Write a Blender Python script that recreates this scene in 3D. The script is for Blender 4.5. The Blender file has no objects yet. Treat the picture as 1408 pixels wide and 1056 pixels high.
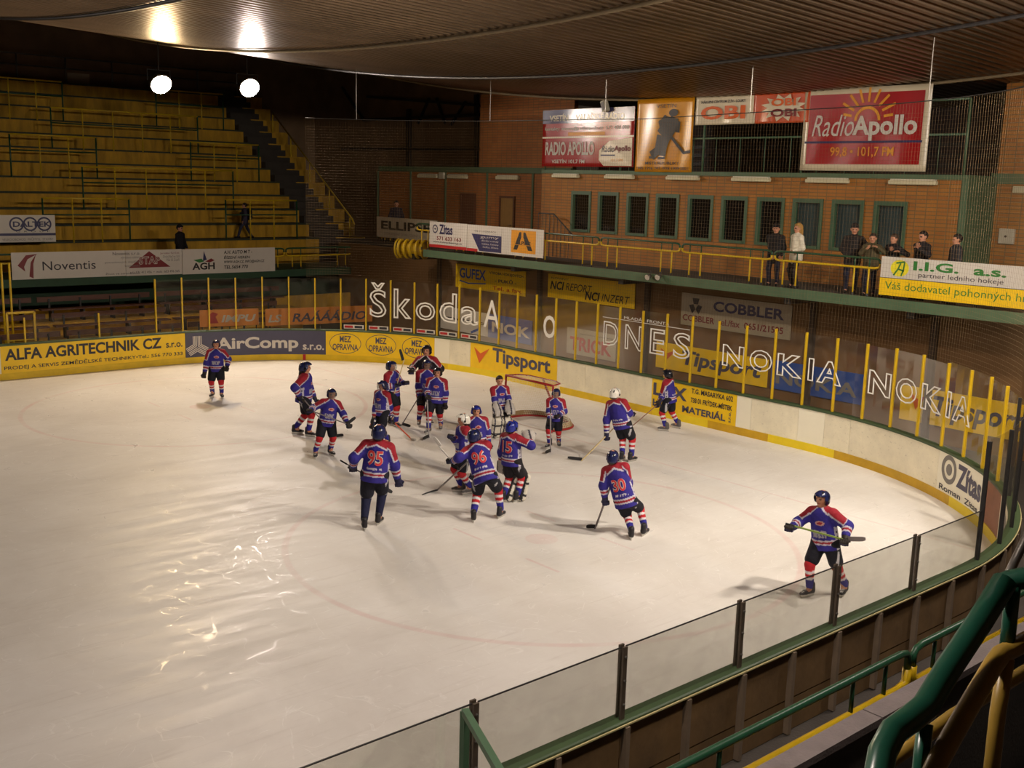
import bpy, math, random
import numpy as np
from mathutils import Vector, Matrix

S = bpy.context.scene
COL = S.collection
PI = math.pi
# ------------------------------------------------------------------ camera
# world: X = distance from the end boards into the rink, Y = across the rink (+ towards the camera side), Z up
CAM = np.array([22.3255, 20.4208, 6.2641])
YAW, PITCH, ROLL, FPX = -2.2901, -0.185, 0.0262, 1480.95
_f = np.array([math.cos(YAW)*math.cos(PITCH), math.sin(YAW)*math.cos(PITCH), math.sin(PITCH)])
_r = np.cross(_f, [0, 0, 1.0]); _r /= np.linalg.norm(_r)
_u = np.cross(_r, _f)
_c, _s = math.cos(ROLL), math.sin(ROLL)
CF, CR, CU = _f, _c*_r + _s*_u, -_s*_r + _c*_u
cd = bpy.data.cameras.new('camera'); cam = bpy.data.objects.new('camera', cd); COL.objects.link(cam)
cd.sensor_fit = 'HORIZONTAL'; cd.sensor_width = 36.0; cd.lens = FPX*36.0/1408.0
cd.clip_start = 0.05; cd.clip_end = 200
cam.matrix_world = Matrix(((CR[0], CU[0], -CF[0], CAM[0]), (CR[1], CU[1], -CF[1], CAM[1]), (CR[2], CU[2], -CF[2], CAM[2]), (0, 0, 0, 1)))
S.camera = cam
# ------------------------------------------------------------------ world, exposure
wd = bpy.data.worlds.new('hall_air'); S.world = wd; wd.use_nodes = True
wd.node_tree.nodes['Background'].inputs[0].default_value = (0.62, 0.45, 0.32, 1)
wd.node_tree.nodes['Background'].inputs[1].default_value = 0.035
S.view_settings.view_transform = 'Standard'
S.view_settings.look = 'None'
S.view_settings.gamma = 1.0
S.view_settings.use_curve_mapping = False
S.view_settings.exposure = 0.0
# ------------------------------------------------------------------ floodlights of the hall (position, aim, colour, watts); built as fixtures further down
WARM = (1.0, 0.72, 0.38); COOL = (1.0, 0.86, 0.76); PALE = (1.0, 0.89, 0.72)
FLOODS = [
    ((7.05, -15.0, 9.15), (8.0, -2.0, 0), WARM, 1700),
    ((3.85, -15.0, 9.28), (5.5, 0.0, 0), COOL, 1750),
    ((22.0, -15.0, 9.5), (20.0, -4.0, 0), COOL, 60),
    ((3.8, 15.6, 9.1), (4.5, -1.0, 0), PALE, 2350),
    ((7.0, 16.0, 9.2), (6.5, -3.0, 0), PALE, 1800),
    ((15.5, 17.0, 9.4), (12.0, 7.0, 0), PALE, 150),
    ((23.0, 15.0, 9.6), (20.2, 19.0, 4.5), PALE, 26),
]

# ------------------------------------------------------------------ helpers
def ray(x, y): return CF + (x-704)/FPX*CR - (y-528)/FPX*CU
def onz(x, y, z=0.0):
    d = ray(x, y); return CAM + (z-CAM[2])/d[2]*d
def onu(x, y, u):
    d = ray(x, y); return CAM + (u-CAM[0])/d[0]*d
def onv(x, y, v):
    d = ray(x, y); return CAM + (v-CAM[1])/d[1]*d
def beside(x, y, base, depth=0.0):
    """point seen at x,y that stands at the same distance as base (+depth towards the viewer)"""
    d = ray(x, y); hd = math.hypot(base[0]-CAM[0], base[1]-CAM[1]) - depth
    return CAM + d*hd/math.hypot(d[0], d[1])

def lin(r, g, b):
    f = lambda c: ((c/255+0.055)/1.055)**2.4 if c > 10 else c/255/12.92
    return (f(r), f(g), f(b))

MATS = {}
def mat(name, col, rough=0.6, var=0.12, scale=3.0, bump=0.0, bscale=40.0, metal=0.0, spec=0.5, emit=None, stretch=None):
    if name in MATS: return MATS[name]
    m = bpy.data.materials.new(name); m.use_nodes = True; nt = m.node_tree; N = nt.nodes; L = nt.links
    b = N['Principled BSDF']; b.inputs['Roughness'].default_value = rough; b.inputs['Metallic'].default_value = metal
    b.inputs['Specular IOR Level'].default_value = spec
    tc = N.new('ShaderNodeTexCoord'); src = tc.outputs['Object']
    if stretch:
        mp = N.new('ShaderNodeMapping'); mp.inputs['Scale'].default_value = stretch; L.new(src, mp.inputs[0]); src = mp.outputs[0]
    nz = N.new('ShaderNodeTexNoise'); nz.inputs['Scale'].default_value = scale; nz.inputs['Detail'].default_value = 6; nz.inputs['Roughness'].default_value = 0.65
    L.new(src, nz.inputs['Vector'])
    mr = N.new('ShaderNodeMapRange'); mr.inputs[1].default_value = 0.3; mr.inputs[2].default_value = 0.7
    mr.inputs[3].default_value = 1-var; mr.inputs[4].default_value = 1+var*0.6
    L.new(nz.outputs[0], mr.inputs[0])
    mx = N.new('ShaderNodeVectorMath'); mx.operation = 'SCALE'; mx.inputs[0].default_value = col
    L.new(mr.outputs[0], mx.inputs['Scale']); L.new(mx.outputs[0], b.inputs['Base Color'])
    if bump:
        n2 = N.new('ShaderNodeTexNoise'); n2.inputs['Scale'].default_value = bscale; n2.inputs['Detail'].default_value = 4
        L.new(src, n2.inputs['Vector'])
        bp = N.new('ShaderNodeBump'); bp.inputs['Strength'].default_value = bump; bp.inputs['Distance'].default_value = 0.02
        L.new(n2.outputs[0], bp.inputs['Height']); L.new(bp.outputs[0], b.inputs['Normal'])
    if emit:
        b.inputs['Emission Color'].default_value = (*emit[:3], 1); b.inputs['Emission Strength'].default_value = emit[3]
    MATS[name] = m
    return m

def mat_vcol(name, rough=0.75, bump=0.25, bscale=60.0, spec=0.3):
    if name in MATS: return MATS[name]
    m = bpy.data.materials.new(name); m.use_nodes = True; nt = m.node_tree; N = nt.nodes; L = nt.links
    b = N['Principled BSDF']; b.inputs['Roughness'].default_value = rough; b.inputs['Specular IOR Level'].default_value = spec
    a = N.new('ShaderNodeAttribute'); a.attribute_name = 'Col'
    tc = N.new('ShaderNodeTexCoord'); nz = N.new('ShaderNodeTexNoise'); nz.inputs['Scale'].default_value = 14; nz.inputs['Detail'].default_value = 4
    L.new(tc.outputs['Object'], nz.inputs['Vector'])
    mr = N.new('ShaderNodeMapRange'); mr.inputs[1].default_value = 0.3; mr.inputs[2].default_value = 0.7; mr.inputs[3].default_value = 0.86; mr.inputs[4].default_value = 1.1
    L.new(nz.outputs[0], mr.inputs[0])
    mx = N.new('ShaderNodeVectorMath'); mx.operation = 'SCALE'; L.new(a.outputs['Color'], mx.inputs[0]); L.new(mr.outputs[0], mx.inputs['Scale'])
    L.new(mx.outputs[0], b.inputs['Base Color'])
    n2 = N.new('ShaderNodeTexNoise'); n2.inputs['Scale'].default_value = 9; n2.inputs['Detail'].default_value = 3; n2.inputs['Distortion'].default_value = 0.6
    L.new(tc.outputs['Object'], n2.inputs['Vector'])
    bp = N.new('ShaderNodeBump'); bp.inputs['Strength'].default_value = bump; bp.inputs['Distance'].default_value = 0.05
    L.new(n2.outputs[0], bp.inputs['Height']); L.new(bp.outputs[0], b.inputs['Normal'])
    MATS[name] = m
    return m

def mat_glass(name, tint, gloss=0.35, rough=0.06):
    if name in MATS: return MATS[name]
    m = bpy.data.materials.new(name); m.use_nodes = True; nt = m.node_tree; N = nt.nodes; L = nt.links
    N.remove(N['Principled BSDF']); out = N['Material Output']
    tr = N.new('ShaderNodeBsdfTransparent'); gl = N.new('ShaderNodeBsdfGlossy'); gl.inputs['Roughness'].default_value = rough
    df = N.new('ShaderNodeBsdfDiffuse'); df.inputs[0].default_value = (0.5, 0.47, 0.4, 1)
    tc = N.new('ShaderNodeTexCoord'); nz = N.new('ShaderNodeTexNoise'); nz.inputs['Scale'].default_value = 5; nz.inputs['Detail'].default_value = 8
    L.new(tc.outputs['Object'], nz.inputs['Vector'])
    mr = N.new('ShaderNodeMapRange'); mr.inputs[1].default_value = 0.4; mr.inputs[2].default_value = 0.8; mr.inputs[3].default_value = 0.008; mr.inputs[4].default_value = 0.05
    L.new(nz.outputs[0], mr.inputs[0])
    tr.inputs[0].default_value = (*tint, 1)
    m0 = N.new('ShaderNodeMixShader'); L.new(mr.outputs[0], m0.inputs[0]); L.new(tr.outputs[0], m0.inputs[1]); L.new(df.outputs[0], m0.inputs[2])
    fr = N.new('ShaderNodeFresnel'); fr.inputs[0].default_value = 1.45
    mu = N.new('ShaderNodeMath'); mu.operation = 'MULTIPLY'; mu.inputs[1].default_value = gloss; L.new(fr.outputs[0], mu.inputs[0])
    m1 = N.new('ShaderNodeMixShader'); L.new(mu.outputs[0], m1.inputs[0]); L.new(m0.outputs[0], m1.inputs[1]); L.new(gl.outputs[0], m1.inputs[2])
    L.new(m1.outputs[0], out.inputs[0]); MATS[name] = m
    return m

class MB:
    def __init__(self): self.v = []; self.f = []
    def quad(self, *p):
        n = len(self.v); self.v += [tuple(map(float, q)) for q in p]; self.f.append(tuple(range(n, n+len(p)))); return self
    def box(self, a, b):
        x0, y0, z0 = [min(p, q) for p, q in zip(a, b)]; x1, y1, z1 = [max(p, q) for p, q in zip(a, b)]
        n = len(self.v)
        self.v += [(x0, y0, z0), (x1, y0, z0), (x1, y1, z0), (x0, y1, z0), (x0, y0, z1), (x1, y0, z1), (x1, y1, z1), (x0, y1, z1)]
        for q in ((0, 3, 2, 1), (4, 5, 6, 7), (0, 1, 5, 4), (1, 2, 6, 5), (2, 3, 7, 6), (3, 0, 4, 7)): self.f.append(tuple(n+i for i in q))
        return self
    def obox(self, c, ax, ay, az):
        """box with centre c and half-axis vectors"""
        c, ax, ay, az = (np.asarray(t, float) for t in (c, ax, ay, az)); n = len(self.v)
        for sx, sy, sz in ((-1, -1, -1), (1, -1, -1), (1, 1, -1), (-1, 1, -1), (-1, -1, 1), (1, -1, 1), (1, 1, 1), (-1, 1, 1)):
            self.v.append(tuple(c + sx*ax + sy*ay + sz*az))
        for q in ((0, 3, 2, 1), (4, 5, 6, 7), (0, 1, 5, 4), (1, 2, 6, 5), (2, 3, 7, 6), (3, 0, 4, 7)): self.f.append(tuple(n+i for i in q))
        return self
    def bar(self, a, b, w, h, up=(0, 0, 1)):
        a, b = np.asarray(a, float), np.asarray(b, float); d = b-a; L = np.linalg.norm(d); d /= L
        s = np.cross(d, up)
        if np.linalg.norm(s) < 1e-4: s = np.cross(d, (1, 0, 0))
        s /= np.linalg.norm(s); t = np.cross(s, d)
        return self.obox((a+b)/2, d*L/2, s*w/2, t*h/2)
    def tube(self, pts, r, n=8, r2=None):
        P = [np.asarray(p, float) for p in pts]; m = len(P); k = len(self.v)
        d0 = P[1]-P[0]; d0 = d0/np.linalg.norm(d0)
        ref = np.array([0, 0, 1.0]) if abs(d0[2]) < 0.9 else np.array([1.0, 0, 0])
        s = np.cross(d0, ref); s /= np.linalg.norm(s)
        for i in range(m):
            a = P[max(i-1, 0)]; b = P[min(i+1, m-1)]; d = (b-a)/np.linalg.norm(b-a)
            s = s - d*np.dot(s, d); s /= np.linalg.norm(s); t = np.cross(d, s)
            rr = r if r2 is None else r+(r2-r)*i/(m-1)
            for j in range(n):
                a_ = 2*PI*j/n; self.v.append(tuple(P[i]+rr*(math.cos(a_)*s+math.sin(a_)*t)))
        for i in range(m-1):
            for j in range(n):
                self.f.append((k+i*n+j, k+i*n+(j+1) % n, k+(i+1)*n+(j+1) % n, k+(i+1)*n+j))
        self.f.append(tuple(k+j for j in reversed(range(n)))); self.f.append(tuple(k+(m-1)*n+j for j in range(n)))
        return self
    def build(self, name, m, parent=None, smooth=False, origin=None):
        """vertices are world coordinates; origin moves the object's own origin"""
        w = wloc(parent); o_ = w if origin is None else np.asarray(origin, float)
        me = bpy.data.meshes.new(name)
        me.from_pydata([tuple(q) for q in (np.asarray(self.v, float).reshape(-1, 3)-o_)], [], self.f); me.update()
        if smooth: me.polygons.foreach_set('use_smooth', [True]*len(me.polygons))
        return link(name, me, m, parent, None if origin is None else o_-w)

def wloc(o):
    w = np.zeros(3)
    while o is not None: w = w+np.array(o.location); o = o.parent
    return w
def link(name, me, m=None, parent=None, loc=None):
    o = bpy.data.objects.new(name, me); COL.objects.link(o)
    if m is not None:
        if me.materials: pass
        else: me.materials.append(m)
    if parent is not None: o.parent = parent
    if loc is not None: o.location = loc
    return o
def empty(name, loc):
    o = bpy.data.objects.new(name, None); COL.objects.link(o); o.location = loc; o.empty_display_size = 0.1; return o
def tag(o, label=None, cat=None, group=None, kind=None):
    if label: o['label'] = label
    if cat: o['category'] = cat
    if group: o['group'] = group
    if kind: o['kind'] = kind
    return o
def struct(o): o['kind'] = 'structure'; return o
def rounded(o, w=0.01, seg=2):
    md = o.modifiers.new('soft_edge', 'BEVEL'); md.width = w; md.segments = seg; md.limit_method = 'ANGLE'; return o

# ---- outline of the rink: arc length s, 0 at the middle of the end boards, growing to the right of the picture
RW, RR = 13.674, 8.083
HS = RW-RR; AR = PI*RR/2
def path(s, off=0.0, z=0.0):
    sg = 1.0 if s >= 0 else -1.0; a = abs(s)
    if a <= HS: u, v, nx, ny = 0.0, sg*a, 1.0, 0.0
    elif a <= HS+AR:
        th = (a-HS)/RR; u, v, nx, ny = RR-RR*math.cos(th), sg*(HS+RR*math.sin(th)), math.cos(th), -sg*math.sin(th)
    else: u, v, nx, ny = RR+a-HS-AR, sg*RW, 0.0, -sg
    return np.array([u+nx*off, v+ny*off, z])
def frame(s):
    n = path(s, 1.0)-path(s); t = np.array([-n[1], n[0], 0.0]); return t, n
def samples(s0, s1, step=0.3):
    n = max(1, int(math.ceil(abs(s1-s0)/step))); return [s0+(s1-s0)*i/n for i in range(n+1)]
def sweep(mb, s0, s1, prof, step=0.3):
    """closed profile [(offset, z)] run along the rink outline"""
    ss = samples(s0, s1, step); k = len(mb.v); n = len(prof)
    for s in ss:
        for off, z in prof: mb.v.append(tuple(path(s, off, z)))
    for i in range(len(ss)-1):
        for j in range(n): mb.f.append((k+i*n+j, k+(i+1)*n+j, k+(i+1)*n+(j+1) % n, k+i*n+(j+1) % n))
    mb.f.append(tuple(k+j for j in range(n))); mb.f.append(tuple(k+(len(ss)-1)*n+j for j in reversed(range(n))))
    return mb

# ---- lettering and flat print
_TX = {}
def text_mesh(body, bold=0.0, outline=0.0, shear=0.0):
    key = (body, bold, outline, shear)
    if key in _TX: return _TX[key]
    c = bpy.data.curves.new('lettering', 'FONT'); c.body = body; c.resolution_u = 3; c.offset = bold; c.shear = shear
    c.align_x = 'LEFT'
    if outline: c.fill_mode = 'NONE'; c.bevel_depth = outline; c.bevel_resolution = 0
    o = bpy.data.objects.new('lettering', c); COL.objects.link(o)
    dg = bpy.context.evaluated_depsgraph_get()
    me = bpy.data.meshes.new_from_object(o.evaluated_get(dg))
    v = np.array([tuple(p.co) for p in me.vertices]).reshape(-1, 3); f = [tuple(p.vertices) for p in me.polygons]
    bpy.data.objects.remove(o); bpy.data.curves.remove(c); bpy.data.meshes.remove(me)
    if len(v):
        mn, mxx = v.min(0), v.max(0); d = np.maximum(mxx-mn, 1e-6)
        q = np.stack([(v[:, 0]-mn[0])/d[0], (v[:, 1]-mn[1])/d[1], v[:, 2]], 1)
    else: q = v
    _TX[key] = (q, f); return _TX[key]

class Flat:
    """a flat sign: o lower-left corner, ex to the right, n towards the viewer"""
    def __init__(self, o, ex, n, ey=(0, 0, 1)): self.o, self.ex, self.n, self.ey = (np.asarray(t, float) for t in (o, ex, n, ey))
    def __call__(self, x, y, off=0.0): return self.o+self.ex*x+self.ey*y+self.n*off
class Along:
    """print that follows the boards: x is the arc length"""
    def __init__(self, base=0.0): self.base = base
    def __call__(self, x, y, off=0.0): return path(x, self.base+off, y)

def put_mesh(name, q, f, mp, m, parent, off):
    me = bpy.data.meshes.new(name)
    base = wloc(parent)
    me.from_pydata([tuple(mp(a[0], a[1], off+(a[2] if len(a) > 2 else 0))-base) for a in q], [], f); me.update()
    return link(name, me, m, parent)
def txt(body, mp, m, parent, x0, x1, y0, y1, bold=0.012, outline=0.0, shear=0.0, off=0.006, rot=0.0, name='lettering'):
    q, f = text_mesh(body, bold, outline, shear)
    if not len(q): return None
    p = np.stack([x0+q[:, 0]*(x1-x0), y0+q[:, 1]*(y1-y0), q[:, 2]*0.5], 1)
    gr = glyphs(p, f)
    if rot:
        cx, cy = (x0+x1)/2, (y0+y1)/2; c, s = math.cos(rot), math.sin(rot)
        X, Y = p[:, 0]-cx, p[:, 1]-cy; p[:, 0] = cx+X*c-Y*s; p[:, 1] = cy+X*s+Y*c
    if (y1-y0 > 0.11 or rot) and name == 'lettering':
        if len(gr) > 1:
            for idx, ff in gr: put_mesh('letter', p[idx], ff, mp, m, parent, off)
            return None
    return put_mesh(name, p, f, mp, m, parent, off)
def glyphs(p, f):
    """split a line of lettering into its letters: pieces that overlap sideways belong together"""
    par = list(range(len(p)))
    def find(a):
        while par[a] != a: par[a] = par[par[a]]; a = par[a]
        return a
    for q in f:
        for b in q[1:]: par[find(b)] = find(q[0])
    comp = {}
    for q in f: comp.setdefault(find(q[0]), []).append(q)
    it = []
    for fs in comp.values():
        ids = sorted({i for q in fs for i in q}); xs = p[ids, 0]; it.append([xs.min(), xs.max(), fs])
    it.sort(key=lambda t: t[0]); out = []
    for a, b, fs in it:
        if out and a < out[-1][1]-0.35*min(b-a, out[-1][1]-out[-1][0]): out[-1][1] = max(b, out[-1][1]); out[-1][2] = out[-1][2]+fs
        else: out.append([a, b, fs])
    res = []
    for a, b, fs in out:
        ids = sorted({i for q in fs for i in q}); mpi = {o: n for n, o in enumerate(ids)}; res.append((ids, [tuple(mpi[i] for i in q) for q in fs]))
    return res
def shape(pts, mp, m, parent, off=0.004, name='emblem'):
    return put_mesh(name, [(x, y) for x, y in pts], [tuple(range(len(pts)))], mp, m, parent, off)
def rect(x0, x1, y0, y1, mp, m, parent, off=0.004, name='print_field', step=0.0):
    if step:
        n = max(1, int((x1-x0)/step)); q = []; f = []
        for i in range(n+1): q += [(x0+(x1-x0)*i/n, y0), (x0+(x1-x0)*i/n, y1)]
        f = [(2*i, 2*i+2, 2*i+3, 2*i+1) for i in range(n)]
        return put_mesh(name, q, f, mp, m, parent, off)
    return shape([(x0, y0), (x1, y0), (x1, y1), (x0, y1)], mp, m, parent, off, name)
def ell(cx, cy, rx, ry, n=32): return [(cx+rx*math.cos(2*PI*i/n), cy+ry*math.sin(2*PI*i/n)) for i in range(n)]
def ring(cx, cy, rx, ry, w, mp, m, parent, off=0.005, n=40, name='emblem', a0=0, a1=2*PI):
    q = []; f = []
    for i in range(n+1):
        a = a0+(a1-a0)*i/n; q += [(cx+rx*math.cos(a), cy+ry*math.sin(a)), (cx+(rx-w)*math.cos(a), cy+(ry-w)*math.sin(a))]
    for i in range(n): f.append((2*i+1, 2*i, 2*i+2, 2*i+3))
    return put_mesh(name, q, f, mp, m, parent, off)
def stroke(pts, w, mp, m, parent, off=0.006, name='emblem'):
    P = [np.array(p, float) for p in pts]; q = []; f = []
    for i in range(len(P)):
        d = P[min(i+1, len(P)-1)]-P[max(i-1, 0)]; d /= np.linalg.norm(d); nn = np.array([-d[1], d[0]])*w/2
        q += [tuple(P[i]-nn), tuple(P[i]+nn)]
    for i in range(len(P)-1): f.append((2*i, 2*i+2, 2*i+3, 2*i+1))
    return put_mesh(name, q, f, mp, m, parent, off)

# ---- colours
M = dict(
    ink=mat('dark_ink', lin(46, 44, 52), 0.6, 0.05), white=mat('white_print', lin(205, 198, 188), 0.55, 0.05), black=mat('black_ink', lin(22, 20, 22), 0.55, 0.05),
    slate=mat('slate_blue_print', lin(72, 70, 92), 0.55, 0.08), yellow_ad=mat('yellow_ad_vinyl', lin(240, 198, 8), 0.45, 0.1, 1.5), orange=mat('orange_print', lin(215, 95, 30), 0.5, 0.08),
    red=mat('red_print', lin(176, 30, 34), 0.45, 0.08), blue=mat('blue_print', lin(38, 78, 160), 0.5, 0.08), navy=mat('navy_print', lin(34, 34, 84), 0.5, 0.08),
    green=mat('green_gloss_paint', lin(28, 72, 48), 0.35, 0.15, 4), fascia=mat('grey_green_fascia_paint', lin(78, 104, 76), 0.6, 0.15, 2), yellow=mat('yellow_gloss_paint', lin(206, 170, 24), 0.35, 0.12, 4),
    greenprint=mat('green_print', lin(40, 120, 50), 0.5, 0.06), steel=mat('grey_steel', lin(120, 116, 110), 0.4, 0.15, 6, metal=0.7), dark=mat('dark_steel', lin(38, 36, 36), 0.5, 0.2, 3),
    maroon=mat('maroon_print', lin(120, 22, 30), 0.5, 0.06), grey=mat('grey_print', lin(120, 116, 112), 0.55, 0.06), gold=mat('gold_print', lin(220, 150, 30), 0.45, 0.06),
    concrete=mat('grey_concrete', lin(112, 106, 98), 0.85, 0.25, 1.2, 0.3, 30), darkconcrete=mat('dark_concrete', lin(62, 56, 50), 0.85, 0.3, 1.2, 0.3, 30),
    plastic=mat('off_white_plastic', lin(196, 190, 170), 0.5, 0.06), wood=mat('brown_bench_wood', lin(84, 46, 28), 0.5, 0.25, 3, stretch=(1, 6, 6)),
    boardwhite=mat('scuffed_white_board', lin(236, 228, 202), 0.5, 0.16, 1.3), boardwhite2=mat('clean_white_board', lin(240, 235, 214), 0.45, 0.05, 1.0),
)

def scuffed(m, amount=0.8):
    """puck marks and grime on a board material"""
    nt = m.node_tree; N = nt.nodes; L = nt.links; b = N['Principled BSDF']; src = b.inputs['Base Color'].links[0].from_socket
    tc = N.new('ShaderNodeTexCoord'); mp = N.new('ShaderNodeMapping'); mp.inputs['Scale'].default_value = (5, 5, 9); L.new(tc.outputs['Object'], mp.inputs[0])
    nz = N.new('ShaderNodeTexNoise'); nz.inputs['Scale'].default_value = 2.2; nz.inputs['Detail'].default_value = 5; nz.inputs['Roughness'].default_value = 0.75; L.new(mp.outputs[0], nz.inputs['Vector'])
    mr = N.new('ShaderNodeMapRange'); mr.inputs[1].default_value = 0.6; mr.inputs[2].default_value = 0.72; mr.inputs[3].default_value = 0; mr.inputs[4].default_value = amount; L.new(nz.outputs[0], mr.inputs[0])
    mx = N.new('ShaderNodeMix'); mx.data_type = 'RGBA'; L.new(mr.outputs[0], mx.inputs[0]); L.new(src, mx.inputs[6]); mx.inputs[7].default_value = (*lin(112, 100, 76), 1); L.new(mx.outputs[2], b.inputs['Base Color'])
scuffed(M['boardwhite'], 0.7)
# ================================================================== the setting
def brick_mat(name, c1, c2, mortar):
    m = bpy.data.materials.new(name); m.use_nodes = True; nt = m.node_tree; N = nt.nodes; L = nt.links
    b = N['Principled BSDF']; b.inputs['Roughness'].default_value = 0.7
    tc = N.new('ShaderNodeTexCoord'); mp = N.new('ShaderNodeMapping'); mp.inputs['Rotation'].default_value = (0, 0, 0)
    sx = N.new('ShaderNodeSeparateXYZ'); cb = N.new('ShaderNodeCombineXYZ'); ad = N.new('ShaderNodeMath'); ad.operation = 'ADD'
    L.new(tc.outputs['Object'], sx.inputs[0]); L.new(sx.outputs[0], ad.inputs[0]); L.new(sx.outputs[1], ad.inputs[1])
    L.new(ad.outputs[0], cb.inputs[0]); L.new(sx.outputs[2], cb.inputs[1])
    bt = N.new('ShaderNodeTexBrick'); bt.inputs['Color1'].default_value = (*c1, 1); bt.inputs['Color2'].default_value = (*c2, 1); bt.inputs['Mortar'].default_value = (*mortar, 1)
    bt.inputs['Scale'].default_value = 1.0; bt.inputs['Brick Width'].default_value = 0.3; bt.inputs['Row Height'].default_value = 0.1; bt.inputs['Mortar Size'].default_value = 0.012
    bt.offset = 0.0
    L.new(cb.outputs[0], bt.inputs['Vector'])
    nz = N.new('ShaderNodeTexNoise'); nz.inputs['Scale'].default_value = 0.8; nz.inputs['Detail'].default_value = 6; L.new(tc.outputs['Object'], nz.inputs['Vector'])
    mr = N.new('ShaderNodeMapRange'); mr.inputs[1].default_value = 0.3; mr.inputs[2].default_value = 0.7; mr.inputs[3].default_value = 0.82; mr.inputs[4].default_value = 1.1; L.new(nz.outputs[0], mr.inputs[0])
    vm = N.new('ShaderNodeVectorMath'); vm.operation = 'SCALE'; L.new(bt.outputs[0], vm.inputs[0]); L.new(mr.outputs[0], vm.inputs['Scale']); L.new(vm.outputs[0], b.inputs['Base Color'])
    bp = N.new('ShaderNodeBump'); bp.inputs['Strength'].default_value = 0.5; bp.inputs['Distance'].default_value = 0.01; bp.invert = True
    L.new(bt.outputs['Fac'], bp.inputs['Height']); L.new(bp.outputs[0], b.inputs['Normal'])
    MATS[name] = m; return m
BRICK = brick_mat('orange_brick', lin(172, 112, 40), lin(158, 98, 36), lin(118, 92, 52))
BRICK2 = brick_mat('dark_orange_brick', lin(172, 106, 50), lin(158, 94, 44), lin(120, 88, 52))

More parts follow.
